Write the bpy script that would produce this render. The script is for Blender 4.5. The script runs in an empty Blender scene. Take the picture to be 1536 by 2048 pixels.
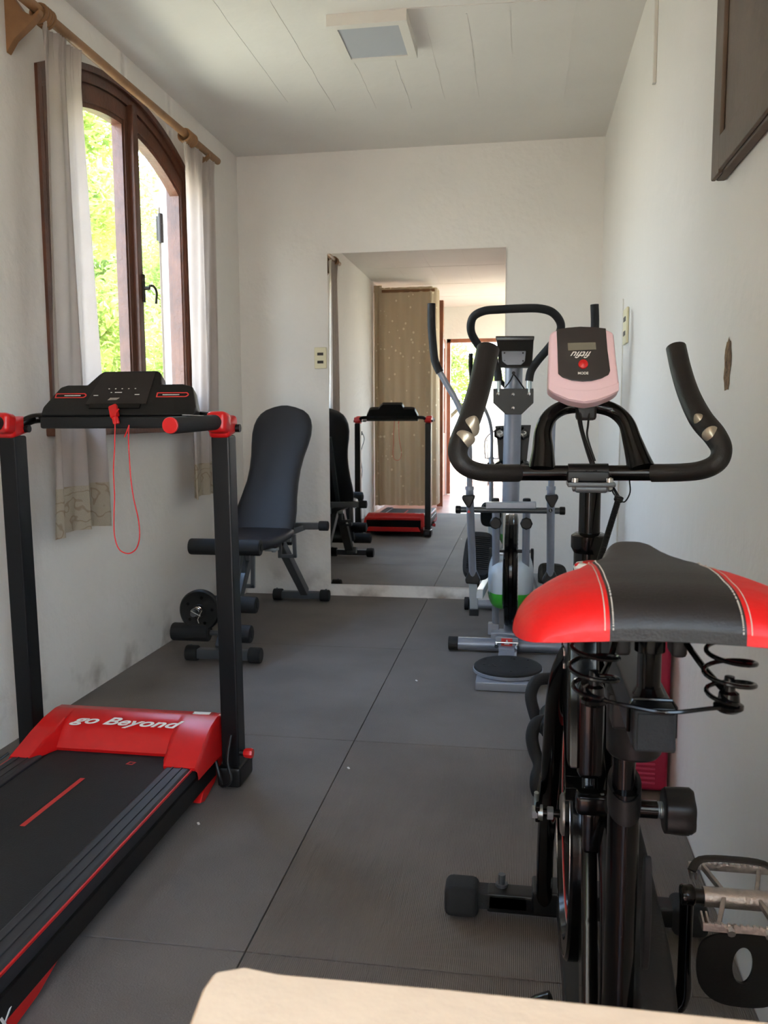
import bpy, bmesh, math, random
from mathutils import Vector, Matrix, Euler
from math import sin, cos, pi, sqrt, radians
random.seed(7)
sc = bpy.context.scene
COL = sc.collection
V = Vector
# ------------------------------------------------------------------ place constants (metres)
H0 = 1.0554; D = 4.870; XS = -0.5295; XL = -1.644; XR = 0.4285; HC = 2.559
FPX = 1687.0; YAW = .1608; PIT = .1107; ROL = -.0046
YB = -2.0            # wall with the terrace door, behind the camera
# ------------------------------------------------------------------ camera
def cam_axes():
    f = V((-sin(YAW)*cos(PIT), cos(YAW)*cos(PIT), -sin(PIT)))
    r0 = V((cos(YAW), sin(YAW), 0)); u0 = r0.cross(f)
    r = r0*cos(ROL)+u0*sin(ROL); u = u0*cos(ROL)-r0*sin(ROL)
    return r, u, f
RA, UA, FA = cam_axes()
cd = bpy.data.cameras.new('camera'); cam = bpy.data.objects.new('camera', cd); COL.objects.link(cam)
cam.matrix_world = Matrix(((RA.x, UA.x, -FA.x, 0), (RA.y, UA.y, -FA.y, 0), (RA.z, UA.z, -FA.z, H0), (0, 0, 0, 1)))
cd.sensor_fit = 'HORIZONTAL'; cd.sensor_width = 36; cd.lens = 36*FPX/1536; cd.clip_start = .02
cd.dof.use_dof = True; cd.dof.focus_distance = 1.7; cd.dof.aperture_fstop = 20
sc.camera = cam
def at(px, py, Y):
    d = FA+RA*((px-768)/FPX)-UA*((py-1024)/FPX)
    return V((0, 0, H0))+d*(Y/d.y)
def atx(px, py, x):
    d = FA+RA*((px-768)/FPX)-UA*((py-1024)/FPX)
    return V((0, 0, H0))+d*(x/d.x)
# ------------------------------------------------------------------ materials
def lin(c): return tuple(((v/255)/12.92 if v/255 <= .04045 else ((v/255+.055)/1.055)**2.4) for v in c)+(1,)
def mat(name, c, rough=.5, metal=0, noise=0, nscale=20, bump=0, bscale=80, spec=.5, coat=0, c2=None, detail=4):
    m = bpy.data.materials.new(name); m.use_nodes = True; nt = m.node_tree; b = nt.nodes['Principled BSDF']
    b.inputs['Base Color'].default_value = lin(c); b.inputs['Roughness'].default_value = rough
    b.inputs['Metallic'].default_value = metal; b.inputs['Specular IOR Level'].default_value = spec
    b.inputs['Coat Weight'].default_value = coat
    tc = nt.nodes.new('ShaderNodeTexCoord')
    n = nt.nodes.new('ShaderNodeTexNoise'); n.inputs['Scale'].default_value = nscale; n.inputs['Detail'].default_value = detail
    nt.links.new(tc.outputs['Object'], n.inputs['Vector'])
    r = nt.nodes.new('ShaderNodeValToRGB'); a = lin(c); k = 1-noise
    r.color_ramp.elements[0].color = lin(c2) if c2 else (a[0]*k, a[1]*k, a[2]*k, 1); r.color_ramp.elements[1].color = a
    r.color_ramp.elements[0].position = .35; r.color_ramp.elements[1].position = .62
    nt.links.new(n.outputs['Fac'], r.inputs['Fac']); nt.links.new(r.outputs['Color'], b.inputs['Base Color'])
    if bump:
        n2 = nt.nodes.new('ShaderNodeTexNoise'); n2.inputs['Scale'].default_value = bscale; n2.inputs['Detail'].default_value = 6
        nt.links.new(tc.outputs['Object'], n2.inputs['Vector'])
        bp = nt.nodes.new('ShaderNodeBump'); bp.inputs['Strength'].default_value = bump; bp.inputs['Distance'].default_value = .01
        nt.links.new(n2.outputs['Fac'], bp.inputs['Height']); nt.links.new(bp.outputs['Normal'], b.inputs['Normal'])
    m['_'] = 1
    return m
M = {}
M['wall'] = mat('white_plaster', (234, 227, 219), .85, noise=.05, nscale=1.6, bump=.35, bscale=26)
M['wallgloss'] = mat('white_paint', (232, 225, 217), .45, noise=.05, nscale=1.3, bump=.3, bscale=18)
M['ceil'] = mat('ceiling_paint', (228, 222, 214), .8, noise=.05, nscale=2, bump=.2, bscale=14)
M['black'] = mat('black_plastic', (13, 13, 13), .42, noise=.15, spec=.35, bump=.05, bscale=300)
M['blackgl'] = mat('black_enamel', (6, 6, 6), .13, noise=.1, spec=.28)
M['blackmt'] = mat('black_rubber', (24, 24, 25), .8, noise=.2, bump=.15, bscale=260)
M['post'] = mat('black_powder_coat', (9, 10, 12), .36, spec=.35, noise=.1)
M['railmt'] = mat('ribbed_grey_plastic', (44, 44, 47), .5, noise=.15)
M['foam'] = mat('black_foam', (24, 20, 18), .5, noise=.15, bump=.12, bscale=420)
M['foam2'] = mat('dark_foam', (12, 12, 14), .75, noise=.15, bump=.15, bscale=300)
M['vinyl'] = mat('black_vinyl', (22, 23, 30), .5, noise=.12, bump=.12, bscale=350)
M['red'] = mat('red_plastic', (205, 22, 22), .32, noise=.06)
M['redv'] = mat('red_vinyl', (214, 3, 4), .5, noise=.05, bump=.15, bscale=60)
M['redline'] = mat('red_print', (205, 50, 45), .5)
M['silver'] = mat('silver_paint', (142, 146, 156), .38, metal=.35, noise=.06)
M['silver2'] = mat('grey_steel_paint', (84, 87, 90), .35, metal=.4, noise=.08)
M['chrome'] = mat('chrome', (215, 215, 215), .12, metal=1)
M['alu'] = mat('cast_aluminium', (190, 182, 176), .35, metal=.85, noise=.25, nscale=60, bump=.2, bscale=150)
M['zinc'] = mat('zinc_bolt', (170, 180, 182), .3, metal=.9)
M['beige'] = mat('beige_plastic', (226, 216, 180), .5)
M['sensor'] = mat('satin_sensor_plate', (176, 166, 148), .3, metal=.6)
M['pink'] = mat('pale_pink_plastic', (238, 202, 207), .35, noise=.03)
M['panel'] = mat('console_face', (22, 16, 15), .3)
M['lcd'] = mat('lcd_grey', (112, 108, 92), .25)
M['white'] = mat('white_print', (225, 222, 215), .5)
M['shroud'] = mat('pale_grey_plastic', (186, 194, 200), .3)
M['green'] = mat('green_plastic', (60, 170, 50), .35)
M['thread'] = mat('white_thread', (196, 184, 168), .8)
M['wood'] = mat('dark_window_wood', (98, 58, 40), .42, noise=.4, nscale=9, bump=.2, bscale=60)
M['woodrod'] = mat('rod_wood', (150, 108, 70), .5, noise=.25, nscale=12, bump=.1)
M['woodgrey'] = mat('greyed_wood', (108, 92, 78), .6, noise=.25, nscale=6, bump=.25, bscale=30)
M['woodred'] = mat('reddish_door_wood', (150, 92, 66), .45, noise=.25, nscale=8)
M['magenta'] = mat('crimson_plastic', (168, 30, 66), .45, noise=.06)
M['magenta2'] = mat('pink_plastic', (196, 60, 96), .45, noise=.06)
M['cream'] = mat('cream_paint', (228, 198, 164), .6, noise=.05, nscale=14, bump=.1)
M['terra'] = mat('terracotta_tile', (176, 120, 96), .35, noise=.25, nscale=5)
M['grass'] = mat('dry_lawn', (188, 178, 150), .9, noise=.3, nscale=9, bump=.5, bscale=60)
M['leaf'] = mat('leaf_green', (140, 156, 84), .6, c2=(64, 92, 36), nscale=3)
M['leaf2'] = mat('leaf_light', (168, 176, 92), .6, c2=(84, 112, 44), nscale=3)
M['bark'] = mat('bark', (96, 80, 62), .9, noise=.4, bump=.5)
M['stone'] = mat('pale_render', (214, 206, 190), .9, noise=.08, nscale=3, bump=.3)
M['chip'] = mat('chipped_mortar', (150, 120, 92), .95, noise=.6, nscale=60, bump=1, bscale=120)
M['darkmetal'] = mat('dark_iron', (44, 36, 32), .5, metal=.5)
M['mirror'] = mat('mirror_silver', (236, 240, 236), .0, metal=1); 
M['mirror'].node_tree.nodes['Principled BSDF'].inputs['Base Color'].default_value = (.86, .85, .82, 1)
for l in list(M['mirror'].node_tree.links):
    if l.to_socket.name == 'Base Color': M['mirror'].node_tree.links.remove(l)
M['diff'] = mat('frosted_panel', (176, 178, 182), .5)
M['fixture'] = mat('fixture_white', (222, 216, 206), .5)
for k in ('leaf', 'leaf2'):
    nt = M[k].node_tree; b = nt.nodes['Principled BSDF']; o = nt.nodes['Material Output']
    tr = nt.nodes.new('ShaderNodeBsdfTranslucent'); tr.inputs['Color'].default_value = (.52, .6, .16, 1)
    mx = nt.nodes.new('ShaderNodeMixShader'); mx.inputs[0].default_value = .45
    nt.links.new(b.outputs[0], mx.inputs[1]); nt.links.new(tr.outputs[0], mx.inputs[2]); nt.links.new(mx.outputs[0], o.inputs['Surface'])
# pane: thin glass
g = bpy.data.materials.new('window_glass'); g.use_nodes = True; nt = g.node_tree; nt.nodes.clear()
o = nt.nodes.new('ShaderNodeOutputMaterial'); t = nt.nodes.new('ShaderNodeBsdfTransparent'); gl = nt.nodes.new('ShaderNodeBsdfGlossy')
gl.inputs['Roughness'].default_value = .02; t.inputs['Color'].default_value = (.95, .97, .96, 1); 
mx = nt.nodes.new('ShaderNodeMixShader'); mx.inputs[0].default_value = .05; nt.links.new(t.outputs[0], mx.inputs[1]); nt.links.new(gl.outputs[0], mx.inputs[2]); nt.links.new(mx.outputs[0], o.inputs['Surface'])
M['glass'] = g
# cloth: window curtains, translucent cotton
def cloth_mat(name, c, trans, extra=None, band=None):
    m = mat(name, c, .9, noise=.06, nscale=8, bump=.2, bscale=500); nt = m.node_tree; b = nt.nodes['Principled BSDF']; o = nt.nodes['Material Output']
    tr = nt.nodes.new('ShaderNodeBsdfTranslucent'); tr.inputs['Color'].default_value = lin(c)
    mx = nt.nodes.new('ShaderNodeMixShader'); mx.inputs[0].default_value = trans
    nt.links.new(b.outputs[0], mx.inputs[1]); nt.links.new(tr.outputs[0], mx.inputs[2]); nt.links.new(mx.outputs[0], o.inputs['Surface'])
    return m
M['curtain'] = cloth_mat('window_curtain_cotton', (214, 202, 194), .2)
M['dots'] = cloth_mat('dotted_curtain_cloth', (204, 186, 158), .12)
nt = M['dots'].node_tree; b = nt.nodes['Principled BSDF']
tc = nt.nodes.new('ShaderNodeTexCoord'); vo = nt.nodes.new('ShaderNodeTexVoronoi'); vo.inputs['Scale'].default_value = 13; vo.inputs['Randomness'].default_value = .75
nt.links.new(tc.outputs['UV'], vo.inputs['Vector'])
ra = nt.nodes.new('ShaderNodeValToRGB'); ra.color_ramp.elements[0].position = .15; ra.color_ramp.elements[1].position = .19
ra.color_ramp.elements[0].color = (1, 1, 1, 1); ra.color_ramp.elements[1].color = (0, 0, 0, 1)
nt.links.new(vo.outputs['Distance'], ra.inputs['Fac'])
mc = nt.nodes.new('ShaderNodeMixRGB'); mc.inputs[1].default_value = lin((204, 186, 158)); mc.inputs[2].default_value = lin((250, 240, 215))
nt.links.new(ra.outputs['Color'], mc.inputs[0]); nt.links.new(mc.outputs[0], b.inputs['Base Color'])
# embroidered hem band
M['band'] = mat('embroidered_band', (204, 190, 168), .9, bump=.4, bscale=300)
nt = M['band'].node_tree; b = nt.nodes['Principled BSDF']; tc = nt.nodes.new('ShaderNodeTexCoord')
wv = nt.nodes.new('ShaderNodeTexWave'); wv.wave_type = 'RINGS'; wv.inputs['Scale'].default_value = 7; wv.inputs['Distortion'].default_value = 14; wv.inputs['Detail Scale'].default_value = 1.6
ra = nt.nodes.new('ShaderNodeValToRGB'); ra.color_ramp.elements[0].position = .0; ra.color_ramp.elements[1].position = .13
ra.color_ramp.elements[0].color = lin((182, 160, 134)); ra.color_ramp.elements[1].color = lin((206, 192, 170))
nt.links.new(tc.outputs['Object'], wv.inputs['Vector']); nt.links.new(wv.outputs['Fac'], ra.inputs['Fac']); nt.links.new(ra.outputs[0], b.inputs['Base Color'])
# rubber mats, with or without fine ribs
def rubber(name, c, ribs):
    m = mat(name, c, .72, noise=.22, nscale=2.5, bump=.25, bscale=220, spec=.4); nt = m.node_tree; b = nt.nodes['Principled BSDF']
    tc = nt.nodes.new('ShaderNodeTexCoord')
    n = nt.nodes.new('ShaderNodeTexNoise'); n.inputs['Scale'].default_value = 330; n.inputs['Detail'].default_value = 2
    nt.links.new(tc.outputs['Object'], n.inputs['Vector'])
    ra = nt.nodes.new('ShaderNodeValToRGB'); ra.color_ramp.elements[0].position = .69; ra.color_ramp.elements[1].position = .74
    ra.color_ramp.elements[0].color = (0, 0, 0, 1); ra.color_ramp.elements[1].color = (.5, .5, .5, 1)
    nt.links.new(n.outputs['Fac'], ra.inputs['Fac'])
    old = b.inputs['Base Color'].links[0].from_socket
    mx = nt.nodes.new('ShaderNodeMixRGB'); mx.inputs[2].default_value = lin((150, 140, 122))
    nt.links.new(ra.outputs[0], mx.inputs[0]); nt.links.new(old, mx.inputs[1]); nt.links.new(mx.outputs[0], b.inputs['Base Color'])
    if ribs:
        wv = nt.nodes.new('ShaderNodeTexWave'); wv.inputs['Scale'].default_value = 80; wv.bands_direction = 'X'
        nt.links.new(tc.outputs['Object'], wv.inputs['Vector'])
        bp = nt.nodes.new('ShaderNodeBump'); bp.inputs['Strength'].default_value = .35; bp.inputs['Distance'].default_value = .003
        nt.links.new(wv.outputs['Fac'], bp.inputs['Height']); nt.links.new(bp.outputs['Normal'], b.inputs['Normal'])
    return m
M['mat'] = rubber('rubber_mat', (113, 106, 100), False)
M['matr'] = rubber('ribbed_rubber_mat', (113, 104, 96), True)
# left wall: grime spots low down; ceiling: board marks
def add_marks(m, build):
    nt = m.node_tree; b = nt.nodes['Principled BSDF']; old = b.inputs['Base Color'].links[0].from_socket
    fac, colr = build(nt); mx = nt.nodes.new('ShaderNodeMixRGB'); mx.inputs[2].default_value = lin(colr)
    nt.links.new(fac, mx.inputs[0]); nt.links.new(old, mx.inputs[1]); nt.links.new(mx.outputs[0], b.inputs['Base Color'])
def grime(nt):
    tc = nt.nodes.new('ShaderNodeTexCoord'); s = nt.nodes.new('ShaderNodeSeparateXYZ'); nt.links.new(tc.outputs['Object'], s.inputs[0])
    mr = nt.nodes.new('ShaderNodeMapRange'); mr.inputs[1].default_value = .22; mr.inputs[2].default_value = 0; nt.links.new(s.outputs['Z'], mr.inputs[0])
    n = nt.nodes.new('ShaderNodeTexNoise'); n.inputs['Scale'].default_value = 5; n.inputs['Detail'].default_value = 8; nt.links.new(tc.outputs['Object'], n.inputs['Vector'])
    ra = nt.nodes.new('ShaderNodeValToRGB'); ra.color_ramp.elements[0].position = .5; ra.color_ramp.elements[1].position = .75; nt.links.new(n.outputs['Fac'], ra.inputs['Fac'])
    mu = nt.nodes.new('ShaderNodeMath'); mu.operation = 'MULTIPLY'; nt.links.new(mr.outputs[0], mu.inputs[0]); nt.links.new(ra.outputs[0], mu.inputs[1])
    return mu.outputs[0], (120, 100, 78)
add_marks(M['wall'], grime)
# ------------------------------------------------------------------ mesh helpers
def box(bm, c, s, rot=None, bev=0, seg=2):
    """box centre c, full size s, optional rotation Matrix/Euler; bevelled"""
    t = bmesh.new(); bmesh.ops.create_cube(t, size=1)
    for v in t.verts: v.co = V((v.co.x*s[0], v.co.y*s[1], v.co.z*s[2]))
    if bev: bmesh.ops.bevel(t, geom=t.edges[:]+t.verts[:], offset=min(bev, min(s)*.45), segments=seg, affect='EDGES', profile=.5)
    if rot is not None:
        R = rot.to_matrix() if isinstance(rot, Euler) else rot
        for v in t.verts: v.co = R @ v.co
    for v in t.verts: v.co += V(c)
    merge(bm, t)
def merge(bm, t):
    me = bpy.data.meshes.new('tmp'); t.to_mesh(me); t.free(); bm.from_mesh(me); bpy.data.meshes.remove(me)
def beam(bm, a, b, w, h, up=V((0, 0, 1)), bev=.002):
    a, b = V(a), V(b); d = (b-a); L = d.length; d.normalize()
    x = d.cross(up).normalized(); z = x.cross(d)
    R = Matrix((x, d, z)).transposed()
    box(bm, (a+b)/2, (w, L, h), R, bev)
def smooth_path(pts, n=8, closed=False):
    P = [V(p) for p in pts]; out = []
    N = len(P); R = range(N if closed else N-1)
    for i in R:
        if closed: p0, p1, p2, p3 = P[(i-1) % N], P[i], P[(i+1) % N], P[(i+2) % N]
        else: p0, p1, p2, p3 = P[max(i-1, 0)], P[i], P[i+1], P[min(i+2, N-1)]
        for k in range(n):
            t = k/n
            out.append(.5*((2*p1)+(p2-p0)*t+(2*p0-5*p1+4*p2-p3)*t*t+(3*p1-p0-3*p2+p3)*t**3))
    if not closed: out.append(P[-1])
    return out
def tube(bm, pts, r, seg=14, caps=True, closed=False, smooth=0, rr=None, flat=1.0, ref=None):
    """round bar along pts; r number or list; flat squashes the second axis"""
    if smooth:
        rl = r if isinstance(r, (list, tuple)) else None
        if rl:
            rp = smooth_path([V((q, 0, 0)) for q in rl], smooth, closed); r = [q.x for q in rp]
        pts = smooth_path(pts, smooth, closed)
    pts = [V(p) for p in pts]; N = len(pts); rings = []; nprev = None
    for i, p in enumerate(pts):
        if closed: d = pts[(i+1) % N]-pts[i-1]
        else: d = pts[min(i+1, N-1)]-pts[max(i-1, 0)]
        d.normalize()
        if nprev is None:
            up = V(ref) if ref else (V((0, 0, 1)) if abs(d.z) < .9 else V((0, 1, 0)))
            n = (up-d*up.dot(d)).normalized()
        else: n = (nprev-d*nprev.dot(d)).normalized()
        nprev = n; bnm = d.cross(n); q = r[i] if isinstance(r, (list, tuple)) else r
        rings.append([bm.verts.new(p+n*q*flat*cos(2*pi*k/seg)+bnm*q*sin(2*pi*k/seg)) for k in range(seg)])
    for i in range(N if closed else N-1):
        A, B = rings[i], rings[(i+1) % N]
        for k in range(seg): bm.faces.new((A[k], A[(k+1) % seg], B[(k+1) % seg], B[k]))
    if caps and not closed:
        bm.faces.new(list(reversed(rings[0]))); bm.faces.new(rings[-1])
def lathe(bm, c, axis, prof, seg=32):
    """prof: list of (offset along axis, radius)"""
    c = V(c); d = V(axis).normalized(); up = V((0, 0, 1)) if abs(d.z) < .9 else V((0, 1, 0))
    n = (up-d*up.dot(d)).normalized(); b = d.cross(n); rings = []
    for o, r in prof:
        if r < 1e-6: rings.append([bm.verts.new(c+d*o)])
        else: rings.append([bm.verts.new(c+d*o+n*r*cos(2*pi*k/seg)+b*r*sin(2*pi*k/seg)) for k in range(seg)])
    for A, B in zip(rings, rings[1:]):
        for k in range(seg):
            k2 = (k+1) % seg
            if len(A) == 1 and len(B) == 1: continue
            if len(A) == 1: bm.faces.new((A[0], B[k2], B[k]))
            elif len(B) == 1: bm.faces.new((A[k], A[k2], B[0]))
            else: bm.faces.new((A[k], A[k2], B[k2], B[k]))
    if len(rings[0]) > 1: bm.faces.new(list(reversed(rings[0])))
    if len(rings[-1]) > 1: bm.faces.new(rings[-1])
def cyl(bm, a, b, r, seg=20, bev=0):
    a, b = V(a), V(b); L = (b-a).length
    if bev: lathe(bm, a, b-a, [(0, r-bev), (bev*.3, r-bev*.3), (bev, r), (L-bev, r), (L-bev*.3, r-bev*.3), (L, r-bev)], seg)
    else: lathe(bm, a, b-a, [(0, r), (L, r)], seg)
def prism(bm, poly, off, bev=0, seg=2):
    """poly: list of 3D points in a plane; extruded by vector off"""
    t = bmesh.new(); vs = [t.verts.new(V(p)) for p in poly]; f = t.faces.new(vs)
    r = bmesh.ops.extrude_face_region(t, geom=[f]); 
    for v in [g for g in r['geom'] if isinstance(g, bmesh.types.BMVert)]: v.co += V(off)
    bmesh.ops.recalc_face_normals(t, faces=t.faces)
    if bev: bmesh.ops.bevel(t, geom=t.edges[:], offset=bev, segments=seg, affect='EDGES', profile=.5)
    merge(bm, t)
def ring_member(bm, outer, inner, off):
    """flat ring between two closed outlines with the same count, extruded by off"""
    n = len(outer); off = V(off)
    A = [bm.verts.new(V(p)) for p in outer]; B = [bm.verts.new(V(p)) for p in inner]
    C = [bm.verts.new(V(p)+off) for p in outer]; E_ = [bm.verts.new(V(p)+off) for p in inner]
    for i in range(n):
        j = (i+1) % n
        for q in ((A[i], A[j], B[j], B[i]), (C[j], C[i], E_[i], E_[j]), (A[j], A[i], C[i], C[j]), (B[i], B[j], E_[j], E_[i])):
            try: bm.faces.new(q)
            except ValueError: pass
def obj(name, bm, m, parent=None, sharp=40, normals=True):
    if normals: bmesh.ops.recalc_face_normals(bm, faces=bm.faces)
    w = V((0, 0, 0))
    if parent is not None: w = V(parent['_w'])
    if w.length > 0: bmesh.ops.translate(bm, verts=bm.verts, vec=-w)
    me = bpy.data.meshes.new(name); bm.to_mesh(me); bm.free()
    ms = m if isinstance(m, list) else [m]
    for q in ms: me.materials.append(M[q] if isinstance(q, str) else q)
    for p in me.polygons: p.use_smooth = True
    me.set_sharp_from_angle(angle=radians(sharp))
    ob = bpy.data.objects.new(name, me); COL.objects.link(ob)
    wn = ob.modifiers.new('weighted_normals', 'WEIGHTED_NORMAL'); wn.keep_sharp = True; wn.weight = 90
    if parent is not None: ob.parent = parent
    ob['_w'] = tuple(w)
    return ob
def tag(o, label, cat, group=None):
    o['label'] = label; o['category'] = cat
    if group: o['group'] = group
    return o
def thing(name, label, cat, loc, group=None):
    o = bpy.data.objects.new(name, None); COL.objects.link(o); o.location = loc; o.empty_display_size = .05
    o['_w'] = tuple(loc); return tag(o, label, cat, group)
def struct(name, bm, m, parent=None, **k):
    o = obj(name, bm, m, parent, **k)
    if parent is None: o['kind'] = 'structure'
    return o
NB = bmesh.new
def text_mesh(name, txt, size, mtx, m, parent, shear=0, depth=.0006, bold=0):
    cu = bpy.data.curves.new('txt', 'FONT'); cu.body = txt; cu.size = size; cu.shear = shear; cu.extrude = depth
    cu.align_x = 'CENTER'; cu.align_y = 'CENTER'; cu.offset = bold
    to = bpy.data.objects.new('txt', cu); COL.objects.link(to)
    dg = bpy.context.evaluated_depsgraph_get(); me0 = bpy.data.meshes.new_from_object(to.evaluated_get(dg))
    bm = NB(); bm.from_mesh(me0); bpy.data.objects.remove(to); bpy.data.meshes.remove(me0)
    for v in bm.verts: v.co = mtx @ v.co
    return obj(name, bm, m, parent)
def basis(o, x, y):
    x = V(x).normalized(); z = x.cross(V(y)).normalized(); y = z.cross(x)
    return Matrix(((x.x, y.x, z.x, o[0]), (x.y, y.y, z.y, o[1]), (x.z, y.z, z.z, o[2]), (0, 0, 0, 1)))

# ================================================================== SETTING
T = .14                                  # window wall thickness
YC, HW, ZTOP, ZSILL = 3.445, .655, 2.414, 1.03
RISE = .165; RC = (HW*HW+RISE*RISE)/(2*RISE); ZC = ZTOP-RC
def za(y, r=RC):
    return ZC+sqrt(max(r*r-(y-YC)**2, 0))
bm = NB(); Y0, Y1 = YC-HW, YC+HW; n = 28
def quadbox(bm, x0, x1, y0, y1, z0, z1): box(bm, ((x0+x1)/2, (y0+y1)/2, (z0+z1)/2), (abs(x1-x0), y1-y0, z1-z0))
quadbox(bm, XL-T, XL, YB, Y0, -.012, HC); quadbox(bm, XL-T, XL, Y1, D+.2, -.012, HC)
quadbox(bm, XL-T, XL, Y0, Y1, -.012, ZSILL)
for i in range(n):
    a, b = Y0+(Y1-Y0)*i/n, Y0+(Y1-Y0)*(i+1)/n
    prism(bm, [(XL, a, za(a)), (XL, b, za(b)), (XL, b, HC), (XL, a, HC)], (-T, 0, 0))
bmesh.ops.remove_doubles(bm, verts=bm.verts, dist=.0005)
wl = struct('wall_left', bm, 'wall', sharp=30)
bm = NB(); quadbox(bm, XL-.14, XR+.3, D, D+.2, -.012, HC); struct('wall_back', bm, 'wall')
# right wall with an unseen opening beside the camera, added to let in more daylight
bm = NB(); WY0, WY1, WZ0, WZ1 = -1.8, .1, .85, 2.3; TR = .12
quadbox(bm, XR, XR+TR, WY1, D, -.012, HC); quadbox(bm, XR, XR+TR, YB, WY0, -.012, HC)
quadbox(bm, XR, XR+TR, WY0, WY1, -.012, WZ0); quadbox(bm, XR, XR+TR, WY0, WY1, WZ1, HC)
wr = struct('wall_right', bm, 'wallgloss')
bm = NB()   # chipped mortar patch
c = V((XR, 1.893, 1.162)); N = 22; ring = []
for i in range(N):
    a = 2*pi*i/N; ry = .026*(1+random.uniform(-.3, .3)); rz = .056*(1+random.uniform(-.14, .14))
    ring.append(V((XR-.0015, c.y+ry*(abs(cos(a))**.6)*(1 if cos(a) > 0 else -1), c.z+rz*(abs(sin(a))**.7)*(1 if sin(a) > 0 else -1))))
inner = [V((XR+.0005, c.y+(p.y-c.y)*.8, c.z+(p.z-c.z)*.85)) for p in ring]
A = [bm.verts.new(p) for p in ring]; B = [bm.verts.new(p+V((-.001, 0, 0))) for p in inner]; cc = bm.verts.new(c+V((-.0005, 0, 0)))
for i in range(N): bm.faces.new((A[i], A[(i+1) % N], B[(i+1) % N], B[i])); bm.faces.new((B[i], B[(i+1) % N], cc))
obj('chipped_hole', bm, 'chip', wr)
# wall with terrace door
DX0, DX1, DZ = -1.02, .0, 2.13
bm = NB(); quadbox(bm, XL-.14, DX0, YB-.2, YB, -.012, HC); quadbox(bm, DX1, XR+.3, YB-.2, YB, -.012, HC); quadbox(bm, DX0, DX1, YB-.2, YB, DZ, HC)
struct('wall_front', bm, 'wall')
bm = NB(); quadbox(bm, XL-T, XR+.3, YB-.2, D+.2, HC, HC+.12)
cl = struct('ceiling', bm, 'ceil')
# board joints in the concrete ceiling
def joint(bm, x, y0, y1, w, dx=0):
    pts = [(x+dx*(y-y0)+random.uniform(-.003, .003), y) for y in [y0+(y1-y0)*k/10 for k in range(11)]]
    for (a, b), (c_, d_) in zip(pts, pts[1:]): beam(bm, (a, b, HC+.0005), (c_, d_, HC+.0005), w, .004, bev=0)
bm = NB()
for x, y0, y1, w in [(-.92, 3.0, 4.25, .005), (-.72, 3.66, 4.25, .004), (-.55, 3.66, 4.28, .006), (-.38, 3.4, 4.2, .004), (-.22, 3.35, 4.2, .004), (-.06, 3.35, 4.2, .004), (.18, 3.3, 4.3, .006), (-1.12, 2.9, 4.1, .003),
                  (-.92, -.5, 3.1, .004), (-.55, -.5, 3.1, .004), (-.2, -1.2, 3.1, .004), (.12, -1.2, 3.1, .004), (-1.25, .5, 3.0, .004)]:
    joint(bm, x, y0, y1, w)
beam(bm, (-.5, 3.27, HC), (.3, 3.31, HC), .006, .005, bev=0)
for y in (-1.0, 0.0, 1.1, 2.2): beam(bm, (-1.5, y, HC), (.42, y+.03, HC), .005, .004, bev=0)
obj('board_joints', bm, 'ceil', cl)
# tile floor under everything and eight rubber mats on it
bm = NB(); quadbox(bm, XL-T, XR+.3, YB-.2, D+.2, -.06, -.012)
struct('floor', bm, 'terra')
P = 1.12
def rubber_mat(x0, x1, y0, y1, m, label):
    bm = NB(); g_ = .0012; random.seed(int(x0*100+y0*37))
    box(bm, ((x0+x1)/2, (y0+y1)/2, -.0062), (x1-x0-2*g_, y1-y0-2*g_, .0116), None, .0022, 2)
    o = obj('rubber_floor_mat', bm, m); tag(o, label, 'floor mat', 'rubber mats on the floor')
rowsL = ['dark rubber floor mat under the front feet and red cover end of the treadmill deck', 'dark rubber floor mat under the treadmill posts, second row from the table on the window side', 'dark rubber floor mat under the front foot of the bench', 'dark rubber floor mat in the far left corner under the rear foot of the bench']
rowsL = ['dark rubber floor mat nearest the camera on the window side under the treadmill rear',
         'dark rubber floor mat on the window side below the treadmill cover and right post',
         'dark rubber floor mat on the window side under the bench front foot',
         'dark rubber floor mat in the far left corner below the bench rear foot']
rowsR = ['ribbed dark rubber floor mat nearest the camera beside the right wall, behind the table edge',
         'ribbed dark rubber floor mat under the front foot of the exercise bike',
         'dark rubber floor mat in front of the elliptical, under the coiled foam bars',
         'dark rubber floor mat in the far right corner under the elliptical and mirror edge']
for i in range(4):
    y1 = D-P*(3-i); y0 = y1-P
    rubber_mat(XS-P+.003, XS, y0, y1, 'mat', rowsL[i])
    rubber_mat(XS, XR-.001, y0, y1, 'matr' if i < 2 else 'mat', rowsR[i])

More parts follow.
